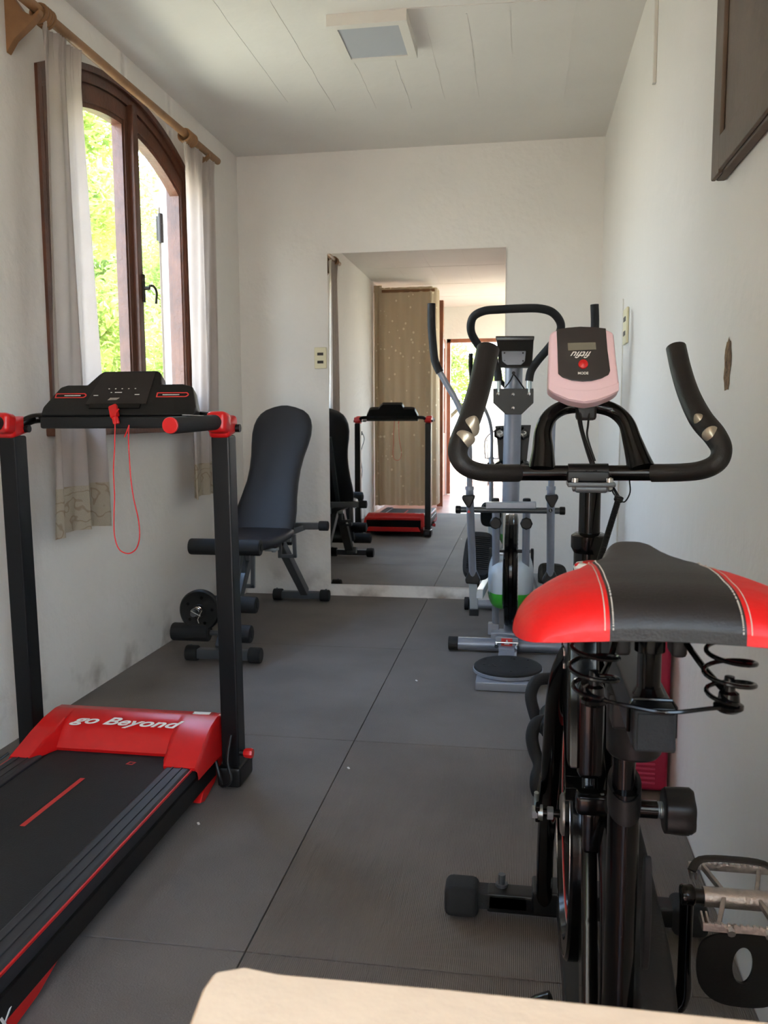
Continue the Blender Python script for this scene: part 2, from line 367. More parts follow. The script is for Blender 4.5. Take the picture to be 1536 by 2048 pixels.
# ---------------- arched window
def archpoly(x, y0, y1, zb, r, k=18):
    pts = [V((x, y0, zb))]
    for i in range(k+1):
        y = y0+(y1-y0)*i/k; pts.append(V((x, y, za(y, r))))
    pts.append(V((x, y1, zb)))
    return pts
bm = NB()
ring_member(bm, archpoly(XL-.002, Y0+.001, Y1-.001, ZSILL+.001, RC-.001), archpoly(XL-.002, Y0+.036, Y1-.036, ZSILL+.05, RC-.05), (-.09, 0, 0))
ring_member(bm, archpoly(XL+.012, Y0-.012, Y1+.012, ZSILL-.012, RC+.012), archpoly(XL+.012, Y0+.012, Y1-.012, ZSILL+.012, RC-.012), (-.0115, 0, 0))
win = struct('window_1', bm, 'wood', sharp=35)
win['kind'] = 'structure'
FX = XL-.012
for a, b, sa_, sb_ in ((Y0+.038, 3.505, .06, .064), (3.522, Y1-.038, .068, .036)):
    bm = NB()
    ring_member(bm, archpoly(FX, a, b, ZSILL+.052, RC-.052), archpoly(FX, a+sa_, b-sb_, ZSILL+.14, RC-.138), (-.045, 0, 0))
    ring_member(bm, archpoly(FX+.006, a+.008, b-.008, ZSILL+.064, RC-.062), archpoly(FX+.006, a+sa_-.016, b-sb_+.012, ZSILL+.12, RC-.12), (-.01, 0, 0))
    sash = obj('window_sash', bm, 'wood', win, 35)
    bm = NB(); pts = archpoly(FX-.022, a+sa_-.006, b-sb_+.006, ZSILL+.13, RC-.13)
    prism(bm, pts, (-.004, 0, 0)); obj('glass_pane', bm, 'glass', sash)
bm = NB(); box(bm, (FX+.014, 3.5135, 1.74), (.03, .05, 1.26), None, .006); 
obj('meeting_bead', bm, 'wood', win)
bm = NB(); hz = 1.62; hy = 3.53
box(bm, (FX+.032, hy, hz), (.008, .022, .12), None, .003); cyl(bm, (FX+.035, hy, hz), (FX+.06, hy, hz), .008)
tube(bm, [(FX+.06, hy, hz+.01), (FX+.064, hy+.03, hz+.012), (FX+.066, hy+.055, hz-.01), (FX+.064, hy+.05, hz-.06)], .0055, smooth=5)
obj('window_catch', bm, 'darkmetal', win)
bm = NB(); box(bm, (XL+.03, YC-.02, ZSILL-.018), (.085, 1.36, .03), None, .006); obj('window_sill', bm, 'wood', win)
# open shutter outside the window
th = thing('window_shutter', 'weathered wooden shutter swung open outside the arched window', 'shutter', (XL-T-.01, Y1+.02, ZSILL))
bm = NB(); a = V((XL-T-.012, Y1+.025, 0)); d = V((-.40, .917, 0)); L = .6
for k in range(6):
    p = a+d*(.05+k*.1); box(bm, (p.x, p.y, 1.58), (.022, .098, 1.06), Matrix.Rotation(-math.atan2(d.x, d.y), 3, 'Z'), .003)
for z in (1.2, 1.95):
    p = a+d*.3; box(bm, (p.x+.015, p.y+.006, z), (.018, .56, .09), Matrix.Rotation(-math.atan2(d.x, d.y), 3, 'Z'), .003)
obj('shutter_leaf', bm, 'woodgrey', th)
bm = NB(); box(bm, (a.x+.004, a.y-.012, 2.0), (.03, .045, .12), None, .004); cyl(bm, (a.x+.012, a.y-.03, 1.93), (a.x+.012, a.y-.03, 2.07), .012)
obj('hinge', bm, 'darkmetal', th)

# ---------------- curtain rod, rings, curtains
RX = XL+.095; r0 = atx(60, 8, RX); r1 = atx(436, 322, RX); ZR = (r0.z+r1.z)/2
YR0, YR1 = min(r0.y, 2.66), r1.y
th = thing('curtain_rod', 'wooden curtain rod with brackets above the arched window', 'curtain rod', (XL, 2.7, ZR))
bm = NB(); cyl(bm, (RX, YR0-.12, ZR), (RX, YR1, ZR), .017, 20, .005); obj('rod', bm, 'woodrod', th)
for y in (YR0+.02, YR1-.30+.12):
    bm = NB()
    prism(bm, [(XL+.001, y-.014, ZR+.08), (XL+.03, y-.014, ZR+.03), (RX-.03, y-.014, ZR-.018), (RX, y-.014, ZR-.034), (RX+.026, y-.014, ZR-.015), (RX+.024, y-.014, ZR-.03), (RX-.01, y-.014, ZR-.06), (XL+.03, y-.014, ZR-.1), (XL+.001, y-.014, ZR-.14)], (0, .028, 0), .003)
    obj('rod_bracket', bm, 'woodrod', th)
def ringset(ys, lab, grp):
    for i, y in enumerate(ys):
        bm = NB(); pts = [(RX+.028*cos(2*pi*k/24), y+.004*sin(2*pi*k/24), ZR-.008+.028*sin(2*pi*k/24)) for k in range(24)]
        tube(bm, pts, .0062, 8, closed=True); tag(obj('curtain_ring', bm, 'woodrod'), lab, 'curtain ring', grp)
def curtain(ya0, ya1, yb0, yb1, zt, zb, folds, label, ph, amp=.022, xoff=.0):
    th = thing('window_curtain', label, 'curtain', (RX, (ya0+ya1)/2, zb), 'pale curtains at the arched window')
    nu, nv = 120, 60; zband = zb+.17
    def pt(u, v):
        e = v**1.2; y0 = ya0+(yb0-ya0)*e; y1 = ya1+(yb1-ya1)*e
        fo = sin(u*folds*2*pi+ph+.5*sin(v*3+ph))*.7+.3*sin(u*folds*4.7*pi+ph*2+v*2)
        gather = max(0, 1-v*14)
        x = RX+xoff+amp*(fo*(.55+.6*v))+gather*.010*sin(u*folds*14*pi)
        y = y0+(y1-y0)*u+.012*cos(u*folds*2*pi+ph)*v
        sag = .012*sin(u*pi)*v
        return V((x, y, zt+(zb-zt)*v+sag*(1 if v == 1 else 0)))
    def sheet(v0, v1, n, dx=0):
        bm = NB(); g_ = [[bm.verts.new(pt(i/nu, v0+(v1-v0)*j/n)+V((dx, 0, 0))) for i in range(nu+1)] for j in range(n+1)]
        for j in range(n):
            for i in range(nu): bm.faces.new((g_[j][i], g_[j][i+1], g_[j+1][i+1], g_[j+1][i]))
        bmesh.ops.solidify(bm, geom=bm.faces[:], thickness=.0016)
        return bm
    vb = (zt-zband)/(zt-zb)
    obj('curtain_cloth', sheet(0, vb, 50), 'curtain', th, 80)
    obj('embroidered_hem', sheet(vb, 1, 8), 'band', th, 80)
c1a, c1b = atx(80, 66, RX), atx(150, 70, RX); c1c, c1d = atx(103, 1072, RX), atx(217, 1060, RX)
curtain(c1a.y, c1b.y, c1c.y, c1d.y, ZR-.032, (c1c.z+c1d.z)/2, 2.2, 'pale curtain hanging left of the arched window, embroidered hem, nearest the camera', .6, .028)
c2a, c2b = atx(368, 293, RX), atx(424, 305, RX); c2c, c2d = atx(388, 1000, RX), atx(436, 1000, RX)
curtain(c2a.y, c2b.y, c2c.y, c2d.y, ZR-.032, c2c.z, 2.0, 'pale curtain hanging right of the arched window, behind the treadmill right handle', 2.0, .022)
ringset([YR0+.05+k*.016 for k in range(4)]+[c1a.y+.03+k*.045 for k in range(1)], 'wooden curtain ring bunched on the rod above the near curtain', 'rings above the near curtain')
ringset([c2a.y+.01+k*.02 for k in range(5)], 'wooden curtain ring bunched on the rod above the far curtain', 'rings above the far curtain')

# ---------------- mirror, sockets, ceiling lamp, wood panel, conduit
m0 = at(653, 509, D); m1 = at(1013, 493, D); m2 = at(665, 1167, D)
mx0, mx1, mz0, mz1 = -1.112, -.096, m2.z, 1.996
bm = NB(); box(bm, ((mx0+mx1)/2, D-.004, (mz0+mz1)/2), (mx1-mx0, .005, mz1-mz0))
tag(obj('wall_mirror', bm, 'mirror'), 'tall frameless mirror fixed to the far white wall', 'mirror')
def plate(name, c, n, w, h, label, slots, plug=False):
    th = thing(name, label, 'socket', c); c = V(c); n = V(n); t_ = V((0, 0, 1)).cross(n)
    sx = (abs(t_.x)*w+abs(n.x)*.010, abs(t_.y)*w+abs(n.y)*.010, h)
    bm = NB(); box(bm, c+n*.0055, sx, None, .003); obj('cover_plate', bm, 'beige', th)
    for dz in slots:
        bm = NB(); s2 = (abs(t_.x)*w*.5+abs(n.x)*.003, abs(t_.y)*w*.5+abs(n.y)*.003, h*.13)
        box(bm, c+n*.0115+V((0, 0, dz)), s2, None, .0008); o = obj('socket_insert', bm, 'darkmetal', th)
    return th
pc = at(641.5, 716, D); plate('power_socket', (pc.x, D, pc.z), (0, -1, 0), .072, .122, 'beige double socket plate on the far wall left of the mirror', (.022, -.024))
plate('power_socket', (XR, 3.675, 1.43), (-1, 0, 0), .12, .145, 'beige socket plate on the right wall beyond the bike console', (.028, -.03))
th = plate('power_socket', (XL, 1.25, .88), (1, 0, 0), .08, .12, 'socket on the window wall seen in the mirror behind the treadmill post, with a plug', (-.025,))
bm = NB(); box(bm, (XL+.03, 1.25, .905), (.04, .035, .04), None, .006); 
tube(bm, [(XL+.05, 1.25, .905), (XL+.07, 1.26, .84), (XL+.04, 1.3, .7), (XL+.06, 1.34, .5), (XL+.03, 1.42, .3), (XL+.05, 1.5, .06), (XL+.07, 1.7, .008), (XL+.07, 2.0, .006), (XL+.06, 2.2, .006)], .0035, 8, smooth=6)
tag(obj('power_cable', bm, 'black'), 'black plug and cable running down the window wall to the treadmill', 'cable')
th = thing('ceiling_light', 'square flat ceiling lamp with grey diffuser, switched off', 'ceiling lamp', (-.6, 3.44, HC))
bm = NB(); lx0, lx1, ly0, ly1 = -.742, -.438, 3.27, 3.61; t_ = .042
ring_member(bm, [V((lx0, ly0, HC-t_)), V((lx1, ly0, HC-t_)), V((lx1, ly1, HC-t_)), V((lx0, ly1, HC-t_))], [V((lx0+.035, ly0+.035, HC-t_)), V((lx1-.035, ly0+.035, HC-t_)), V((lx1-.035, ly1-.035, HC-t_)), V((lx0+.035, ly1-.035, HC-t_))], (0, 0, t_))
obj('lamp_frame', bm, 'fixture', th)
bm = NB(); box(bm, ((lx0+lx1)/2, (ly0+ly1)/2, HC-t_+.008), (lx1-lx0-.07, ly1-ly0-.07, .008)); obj('diffuser', bm, 'diff', th)
th = thing('wall_board', 'greyed wooden panel hung on the right wall at the top of the picture', 'board', (XR, 1.5, 1.56))
bm = NB(); box(bm, (XR-.011, 1.35, 1.96), (.020, 1.26, .80), None, .004); obj('board', bm, 'woodgrey', th)
bm = NB()
for y in (1.945,): box(bm, (XR-.026, y, 1.96), (.010, .07, .80), None, .003)
box(bm, (XR-.026, 1.35, 1.60), (.010, 1.12, .07), None, .003)
obj('batten', bm, 'woodgrey', th)
bm = NB(); box(bm, (XR-.006, 3.06, 2.36), (.012, .02, .40), None, .002); tag(obj('cable_trunking', bm, 'fixture'), 'thin white cable trunking running down the right wall from the ceiling', 'trunking')
bm = NB(); tube(bm, [(XR-.003, 3.82, 1.56), (XR-.003, 3.80, 1.2), (XR-.003, 3.82, .7), (XR-.003, 3.81, .3)], .0035, 6, smooth=4)
tag(obj('wall_cable', bm, 'fixture'), 'white painted cable running down the right wall below the socket', 'cable')

# ================================================================== TREADMILL
tm = thing('treadmill', 'black folding treadmill with red motor cover and red safety cord', 'treadmill', (-1.13, 1.75, 0))
TX0, TX1 = -1.448, -.812; TY = 2.24
for x, in ((TX0,), (TX1,)):
    bm = NB(); beam(bm, (x, TY+.02, .03), (x, TY, 1.01), .052, .062, up=V((0, 1, 0)), bev=.006)
    obj('upright_post', bm, 'post', tm)
    bm = NB()   # folded red joint collar
    box(bm, (x, TY, 1.035), (.060, .085, .05), Euler((radians(12), 0, 0)), .012, 3)
    box(bm, (x+.003, TY-.045, 1.046), (.058, .05, .058), Euler((radians(-8), 0, 0)), .014, 3)
    jc = obj('red_joint_collar', bm, 'red', tm)
    bm = NB(); cyl(bm, (x-.035, TY+.02, 1.03), (x+.042, TY+.02, 1.03), .011); obj('joint_bolt', bm, 'black', jc)
    bm = NB(); e = V((x, 1.885, 1.041)); s = V((x, TY-.03, 1.047))
    cyl(bm, s, e, .0205, 24, .003); hg = obj('hand_grip', bm, 'foam2', tm)
    bm = NB(); cyl(bm, e+V((0, .002, 0)), e+V((0, -.006, 0)), .0195, 24, .002); obj('red_end_cap', bm, 'red', hg)
    bm = NB(); box(bm, (x-.002, 2.03, 1.0645), (.018, .10, .002), Euler((radians(-1), 0, 0)), .0005); obj('grip_sticker', bm, 'alu', hg)
    bm = NB(); box(bm, (x, TY+.03, .035), (.07, .12, .06), None, .01); cyl(bm, (x-.02, TY+.08, .028), (x+.02, TY+.08, .028), .026); obj('post_foot', bm, 'black', tm)
bm = NB(); tube(bm, [(TX0, TY, 1.02), (TX0+.03, TY+.03, 1.052), (TX0+.08, TY+.06, 1.062), (-1.13, TY+.07, 1.065), (TX1-.08, TY+.06, 1.062), (TX1-.03, TY+.03, 1.052), (TX1, TY, 1.02)], .015, 14, smooth=6)
obj('cross_bar', bm, 'blackgl', tm)
# console: tilted body with raised middle
cx = -1.13; CY = 2.28
def cpt(x, s, up=0):  # s 0 bottom (near user) .. 1 top, on tilted face
    return V((x, CY-.02+.10*s-up*.5, 1.062+.088*s+up*.8))
cm = NB()
w = .232
poly = [V((-w, 0, 0)), V((-w-.0, .03, 0)), V((-w+.035, .10, 0)), V((-w+.055, .108, 0)), V((-.115, .108, 0)), V((-.088, .145, 0)), V((-.076, .156, 0)), V((.092, .156, 0)), V((.103, .145, 0)), V((.112, .108, 0)), V((w-.055, .108, 0)), V((w-.025, .10, 0)), V((w, .03, 0)), V((w, 0, 0))]
CM = basis((cx, CY-.035, 1.068), (1, 0, 0), (0, .62, .90))
prism(cm, [CM @ p for p in poly], CM.to_3x3() @ V((0, 0, -.045)), .006)
con = obj('console', cm, 'black', tm)
bm = NB(); box(bm, CM @ V((0, -.006, -.028)), (.462, .05, .034), None, .006); obj('console_front_edge', bm, 'black', con)
bm = NB(); prism(bm, [CM @ V(p) for p in ((-.10, .035, .001), (-.072, .146, .001), (.088, .146, .001), (.085, .07, .001), (.085, .035, .001))], CM.to_3x3() @ V((0, 0, .003)), .0012)
obj('display_panel', bm, 'panel', con)
for sx in (-1, 1):
    bm = NB(); c = [CM @ V((sx*.155+dx, .068+dy, .0)) for dx, dy in ((-.048, -.008), (.042, -.008), (.048, -.003), (.048, .003), (.042, .008), (-.048, .008))]
    cc = [CM @ V((sx*.155+dx*.93, .068+dy*.7, .0)) for dx, dy in ((-.048, -.008), (.042, -.008), (.048, -.003), (.048, .003), (.042, .008), (-.048, .008))]
    ring_member(bm, c, cc, CM.to_3x3() @ V((0, 0, .0012))); obj('red_key_outline', bm, 'redline', con)
    bm = NB(); box(bm, CM @ V((sx*.15, .068, .0008)), (.05, .0022, .0006), CM.to_3x3()); obj('key_mark', bm, 'white', con)
bm = NB(); box(bm, CM @ V((-.01, .03, .001)), (.155, .018, .006), CM.to_3x3(), .002); obj('tray_recess', bm, 'blackgl', con)
bm = NB()
for dx, dy, w_ in ((-.03, .075, .004), (.0, .075, .004), (-.01, .075, .018), (-.075, .065, .014), (.05, .067, .014), (-.04, .088, .004), (-.02, .088, .004), (.0, .088, .004), (.02, .088, .004), (.04, .088, .004)):
    box(bm, CM @ V((dx, dy, .0046)), (w_, .0022, .0006), CM.to_3x3())
obj('panel_symbols', bm, 'white', con)
bm = NB(); prism(bm, [CM @ V(p) for p in ((-.035, .048, .0045), (-.028, .056, .0045), (0, .056, .0045), (-.008, .049, .0045))], CM.to_3x3() @ V((0, 0, .0006))); obj('badge', bm, 'alu', con)
# red safety key and cord
kp = CM @ V((-.018, .012, .006))
bm = NB(); p0 = CM @ V((-.012, .026, .008)); p1 = CM @ V((.006, -.014, .010))
beam(bm, p0, p1, .026, .014, up=V((0, -1, .5)), bev=.005)
beam(bm, p1, p1+V((.006, -.004, -.02)), .018, .012, up=V((0, -1, .5)), bev=.004)
sk = obj('safety_key', bm, 'red', tm)
bm = NB(); q = p1+V((0, -.012, -.016)); Y_ = q.y
pp = [(258, 850), (257, 880), (259, 920), (262, 960), (268, 1000), (277, 1040), (279, 1075), (272, 1098), (256, 1107), (238, 1098), (229, 1070), (228, 1030), (229, 990), (227, 940), (229, 900), (230, 860), (231, 828), (238, 818)]
tube(bm, [at(a, b, Y_) for a, b in pp], .0017, 8, smooth=6)
tube(bm, [at(258, 850, Y_), at(254, 862, Y_-.004), at(249, 874, Y_-.004)], .0017, 8, smooth=4)
obj('safety_cord', bm, 'redv', sk)
# deck
bm = NB(); box(bm, (-1.122, 1.66, .085), (.40, 1.16, .05), None, .006); obj('deck', bm, 'black', tm)
bm = NB(); box(bm, (-1.122, 1.62, .1135), (.375, 1.14, .006), None, .002); cyl(bm, (-1.31, 1.06, .09), (-.934, 1.06, .09), .028); belt = obj('running_belt', bm, 'blackmt', tm)
s0, s1 = V((-1.133, 1.71, .1172)), V((-1.127, 1.975, .1172))
for a_, b_ in ((s0, s1), ((-1.133, 1.2, .1172), (-1.133, 1.45, .1172))):
    bm = NB(); beam(bm, a_, b_, .013, .0008, bev=0); obj('belt_stripe', bm, 'redline', belt)
bm = NB()
pz = V((-1.045, 2.085, .1172)); ring_member(bm, [pz+V(p) for p in ((-.012, -.008, 0), (.008, -.010, 0), (.012, .008, 0), (-.008, .010, 0))], [pz+V(p) for p in ((-.008, -.004, 0), (.004, -.006, 0), (.008, .004, 0), (-.004, .006, 0))], (0, 0, .0006))
obj('belt_marking', bm, 'redline', belt)
for s in (-1, 1):
    xc = -.897 if s > 0 else -1.349
    bm = NB()
    prism(bm, [(xc-.037, 1.03, .06), (xc-.037, 1.03, .122), (xc-.030, 1.03, .126), (xc+.030, 1.03, .126), (xc+.037, 1.03, .120), (xc+.037, 1.03, .06)] , (0, 1.06, 0), .002)
    for k in (-.014, .012): beam(bm, (xc+k*s, 1.03, .127), (xc+k*s, 2.09, .127), .004, .003, bev=.0008)
    sr = obj('side_rail', bm, 'railmt', tm)
    bm = NB(); beam(bm, (xc+s*.0375, 1.03, .120), (xc+s*.0375, 2.10, .120), .005, .006, bev=.0015); obj('red_edge_trim', bm, 'red', sr)
    bm = NB(); beam(bm, (xc+s*.030, 1.05, .062), (xc+s*.030, 2.22, .062), .03, .05, bev=.003); obj('side_frame', bm, 'black', tm)
    bm = NB(); X = xc+s*.044   # front and rear red feet shells
    prism(bm, [(X, 2.13, .0), (X, 2.15, -.0+.004), (X, 2.21, .02), (X, 2.30, .07), (X, 2.31, .10), (X, 2.26, .095), (X, 2.12, .03), (X, 2.10, .008)], (-s*.03, 0, 0), .003)
    obj('red_front_foot', bm, 'red', tm)
    bm = NB()
    prism(bm, [(X, 1.02, .0), (X, 1.16, .0), (X, 1.31, .015), (X, 1.44, .055), (X, 1.445, .075), (X, 1.38, .07), (X, 1.02, .07)], (-s*.03, 0, 0), .003)
    rf = obj('red_rear_foot', bm, 'red', tm)
    if s > 0: text_mesh('foot_lettering', 'X', .05, basis((X+.0015, 1.20, .035), (0, 1, 0), (0, 0, 1)), 'white', rf, .3)
# red motor cover: horseshoe profile
def cover():
    bm = NB()
    prof = [(2.055, .128), (2.09, .150), (2.13, .175), (2.18, .197), (2.235, .207), (2.275, .203), (2.31, .16), (2.315, .09)]   # arms
    profm = [(2.135, .128), (2.15, .146), (2.165, .166), (2.195, .193), (2.235, .206), (2.275, .203), (2.31, .16), (2.315, .09)]  # middle
    xs_ = [(-1.396, 0), (-1.388, 0), (-1.33, 0), (-1.318, .3), (-1.295, 1), (-1.2, 1), (-1.05, 1), (-.965, 1), (-.955, .5), (-.938, 0), (-.868, 0), (-.850, 0), (-.842, 0)]
    cols = []
    for i, (x, t_) in enumerate(xs_):
        edge = i in (0, len(xs_)-1)
        col = []
        for k, ((ya, z1), (yb, z2)) in enumerate(zip(prof, profm)):
            y = ya+(yb-ya)*t_; z = z1+(z2-z1)*t_
            xx = x
            tp = max(0, (z-.128))/.08
            if x < -1.3 : xx = x+.035*tp*(1 if i < 3 else .8)
            if i == len(xs_)-1: xx = x+.0; z = z-.012*(1 if k < 6 else 0)
            if i == 0: z -= .012*(1 if k < 6 else 0)
            col.append(bm.verts.new((xx, y, z)))
        cols.append(col)
    for A_, B_ in zip(cols, cols[1:]):
        for k in range(len(A_)-1): bm.faces.new((A_[k], A_[k+1], B_[k+1], B_[k]))
    for c_, s in ((cols[0], -1), (cols[-1], 1)):
        lo = [bm.verts.new((v.co.x+s*.003, v.co.y, .095)) for v in c_[:-1]]
        for k in range(len(c_)-2): bm.faces.new((c_[k], c_[k+1], lo[k+1], lo[k]))
        bm.faces.new((c_[-2], c_[-1], lo[-1]))
    f0 = [bm.verts.new((c_[0].co.x, c_[0].co.y+.004, .1185)) for c_ in cols]
    for i in range(len(cols)-1): bm.faces.new((cols[i][0], cols[i+1][0], f0[i+1], f0[i]))
    return bm
cv = obj('motor_cover', cover(), 'red', tm, 50)
# lettering on the cover slope
A0 = V((-1.13, 2.180, .1905)); slope = V((0, .045, .015))
text_mesh('cover_lettering', 'go Beyond', .043, Matrix.Translation((0, 0, .0052)) @ basis(A0+V((.022, 0, 0)), (1, 0, 0), (0, .045, .0165)) @ Matrix.Scale(1.68, 4, (1, 0, 0)), 'white', cv, .45, bold=.0007)
bm = NB(); beam(bm, (-.93, 2.255, .2062), (-.88, 2.257, .2062), .018, .001, up=V((0, 0, 1)), bev=0); obj('cover_sticker', bm, 'white', cv)
bm = NB(); prism(bm, [(-1.36, 2.318, .04), (-.87, 2.318, .04), (-.87, 2.318, .15), (-1.36, 2.318, .15)], (0, .02, 0), .004); obj('front_panel', bm, 'blackgl', tm)
bm = NB(); prism(bm, [(-1.36, 2.338, .05), (-.87, 2.338, .05), (-.89, 2.338, .09), (-1.34, 2.338, .09)], (0, .008, 0), .003); obj('front_red_stripe', bm, 'red', tm)
bm = NB(); prism(bm, [(-1.36, 2.318, .152), (-.87, 2.318, .152), (-.87, 2.318, .175), (-1.36, 2.318, .175)], (0, .014, 0), .004); obj('front_red_lip', bm, 'red', tm)
# lock knob and folding hose at right post
bm = NB(); kc = at(478, 1505, TY); cyl(bm, (TX1+.02, TY, kc.z), (TX1+.045, TY, kc.z), .009); obj('lock_pin', bm, 'black', tm)
bm = NB(); lathe(bm, (TX1+.038, TY, kc.z), (1, 0, 0), [(0, .011), (.006, .014), (.02, .0155), (.026, .013)], 8); obj('lock_knob', bm, 'red', tm)
bm = NB(); tube(bm, [at(462, 1470, TY-.04), at(455, 1520, TY-.06), at(462, 1560, TY-.07), at(445, 1572, TY-.07), at(440, 1555, TY-.05), at(430, 1515, TY-.03)], .005, 8, smooth=6)
obj('cable_loop', bm, 'black', tm)
bm = NB(); tube(bm, [(TX0, TY-.1, .10), (TX0-.05, TY-.16, .06), (TX0-.09, TY-.25, .03)], .004, 8, smooth=6); obj('power_lead', bm, 'black', tm)

# ================================================================== WEIGHT BENCH
BC = -1.262
be = thing('weight_bench', 'black padded adjustable weight bench with grey frame and foam leg rollers', 'weight bench', (BC, 4.0, 0))
def foot(px0, px1, Y, z, r):
    bm = NB(); x0, x1 = px0, px1
    beam(bm, (x0+.03, Y, z), (x1-.03, Y, z), .045, .042, bev=.006)
    for k in (.06, .5, .94):
        x = x0+(x1-x0)*k; cyl(bm, (x, Y, z+.02), (x, Y, z+.038), .005, 8)
    f = obj('floor_foot', bm, 'silver2', be)
    for a, b in ((x0, x0+.055), (x1-.055, x1)):
        bm = NB(); cyl(bm, (a, Y, z), (b, Y, z), r, 24, .005); obj('foot_cap', bm, 'blackmt', f)
foot(-1.442, -1.100, 3.44, .034, .034)
foot(-1.420, -1.085, 4.70, .034, .033)
bm = NB(); beam(bm, (BC-.022, 3.46, .05), (BC-.022, 3.84, .44), .062, .05, bev=.006); beam(bm, (BC, 3.44, .05), (BC, 3.5, .06), .07, .05, bev=.006); obj('front_upright', bm, 'silver2', be)
bm = NB(); a = at(610, 1186, 4.70); b = at(576, 1075, 4.2); beam(bm, (BC+.03, 4.70, .05), (BC+.03, 4.2, .42), .045, .05, bev=.006); obj('rear_leg', bm, 'silver2', be)
bm = NB(); beam(bm, (BC, 3.72, .425), (BC, 4.42, .455), .045, .05, bev=.006); obj('main_rail', bm, 'silver2', be)
# leg developer arm
bm = NB(); beam(bm, (BC, 3.66, .46), (BC, 3.46, .13), .036, .036, bev=.005); beam(bm, (BC, 3.78, .45), (BC, 3.62, .47), .04, .036, bev=.004); obj('leg_lever', bm, 'silver2', be)
def roller(x0, x1, Y, z, r, name='foam_roller'):
    bm = NB(); cyl(bm, (x0, Y, z), (x1, Y, z), r, 28, .008); o = obj(name, bm, 'foam2', be)
    for a, s in ((x0, -1), (x1, 1)):
        bm = NB(); cyl(bm, (a-s*.002, Y, z), (a+s*.004, Y, z), r*.45, 16); obj('roller_end', bm, 'blackmt', o)
for cxp, hw in ((0, 0),):
    roller(-1.486, BC-.05, 3.62, .478, .037); roller(BC-.01, -1.148, 3.62, .478, .037)
    roller(BC+.005, -1.140, 3.52, .238, .037); roller(-1.40, BC-.03, 3.52, .238, .037)
    roller(-1.486, BC-.055, 3.40, .138, .039); roller(BC+.0, -1.128, 3.40, .138, .039)
bm = NB(); 
for Y, z in ((3.62, .478), (3.52, .238), (3.40, .138)): cyl(bm, (-1.47, Y, z), (-1.16, Y, z), .011)
cyl(bm, (-1.365, 3.50, .232), (-1.365, 3.335, .232), .012); beam(bm, (-1.365, 3.49, .232), (BC, 3.50, .232), .03, .03, bev=.003)
obj('roller_axle', bm, 'silver2', be)
# u-shaped brackets under the seat
for a_, b_, Y, za_, zb_ in ((-1.245, -1.135, 3.72, .45, .20), (-1.185, -1.09, 4.12, .46, .335)):
    p = [at(487, 1100, Y), at(487, 1172, Y), at(506, 1172, Y), at(506, 1100, Y)] if Y < 4 else [at(560, 1072, Y), at(560, 1112, Y), at(590, 1112, Y), at(588, 1072, Y)]
    bm = NB()
    for q0, q1 in zip(p, p[1:]):
        d_ = (q1-q0).normalized()*.009; beam(bm, q0-d_, q1+d_, .018, .018, up=V((0, 1, 0)), bev=.002)
    obj('u_bracket', bm, 'silver2', be)
# rear cross handle
hb = at(600, 1052, 4.3); 
bm = NB(); beam(bm, (BC-.12, 4.3, .487), (-1.02, 4.3, .493), .036, .036, bev=.005); beam(bm, (BC+.02, 4.25, .44), (BC+.14, 4.3, .487), .03, .03, bev=.004); o = obj('cross_handle', bm, 'silver2', be)
bm = NB(); cyl(bm, (-1.045, 4.3, .493), (-.994, 4.3, .493), .026, 22, .005); obj('handle_cap', bm, 'blackmt', o)
# seat pad and backrest
def pad(name, sec, thick, nrm_pts, m='vinyl'):
    """sec: list of (centre Vector, half width); lofted rounded cushion with outward normal"""
    bm = NB(); rings = []
    N = len(sec)
    for i, (c, hw) in enumerate(sec):
        c = V(c); t_ = (V(sec[min(i+1, N-1)][0])-V(sec[max(i-1, 0)][0])).normalized(); n_ = V((1, 0, 0)).cross(t_).normalized()
        rr = []
        K = 24
        for k in range(K):
            a = 2*pi*k/K; ca, sa = cos(a), sin(a); e = .38
            x = hw*(abs(ca)**e)*(1 if ca > 0 else -1); y = thick/2*(abs(sa)**.7)*(1 if sa > 0 else -1)
            rr.append(bm.verts.new(c+V((x, 0, 0))+n_*y))
        rings.append(rr)
    for A_, B_ in zip(rings, rings[1:]):
        for k in range(24): bm.faces.new((A_[k], A_[(k+1) % 24], B_[(k+1) % 24], B_[k]))
    bm.faces.new(rings[0]); bm.faces.new(rings[-1])
    return obj(name, bm, m, be, 60)
B0, B1 = V((0, 4.07, .475)), V((0, 4.44, 1.112)); Ld = (B1-B0).length
cxs = [(0, -1.285, .10), (.015, -1.285, .145), (.04, -1.285, .160), (.10, -1.284, .165), (.18, -1.280, .160), (.28, -1.275, .148), (.40, -1.268, .138), (.50, -1.265, .137), (.60, -1.262, .143), (.70, -1.258, .155), (.78, -1.256, .162), (.85, -1.255, .160), (.90, -1.255, .150), (.94, -1.255, .134), (.97, -1.255, .108), (.99, -1.255, .07), (1.0, -1.255, .03)]
sec = [(V((x, 0, 0))+B0+(B1-B0)*s, w_) for s, x, w_ in cxs]
bp_ = pad('backrest_pad', sec, .055, None)
bm = NB()
for dx in (-.05, .05): beam(bm, B0+V((BC+dx-.01, .045, -.04)), B0.lerp(B1, .72)+V((BC+dx-.01, .045, 0)), .025, .03, bev=.003)
beam(bm, B0.lerp(B1, .5)+V((BC, .05, 0)), V((BC, 4.5, .36)), .03, .02, bev=.003)
obj('backrest_frame', bm, 'silver2', be)
S0, S1 = V((0, 3.76, .462)), V((0, 4.10, .487))
sec = [(V((BC-.018, 0, 0))+S0.lerp(S1, s), w_) for s, w_ in ((0, .06), (.03, .10), (.1, .125), (.25, .14), (.5, .155), (.8, .165), (.95, .160), (1, .13))]
pad('seat_pad', sec, .055, None)
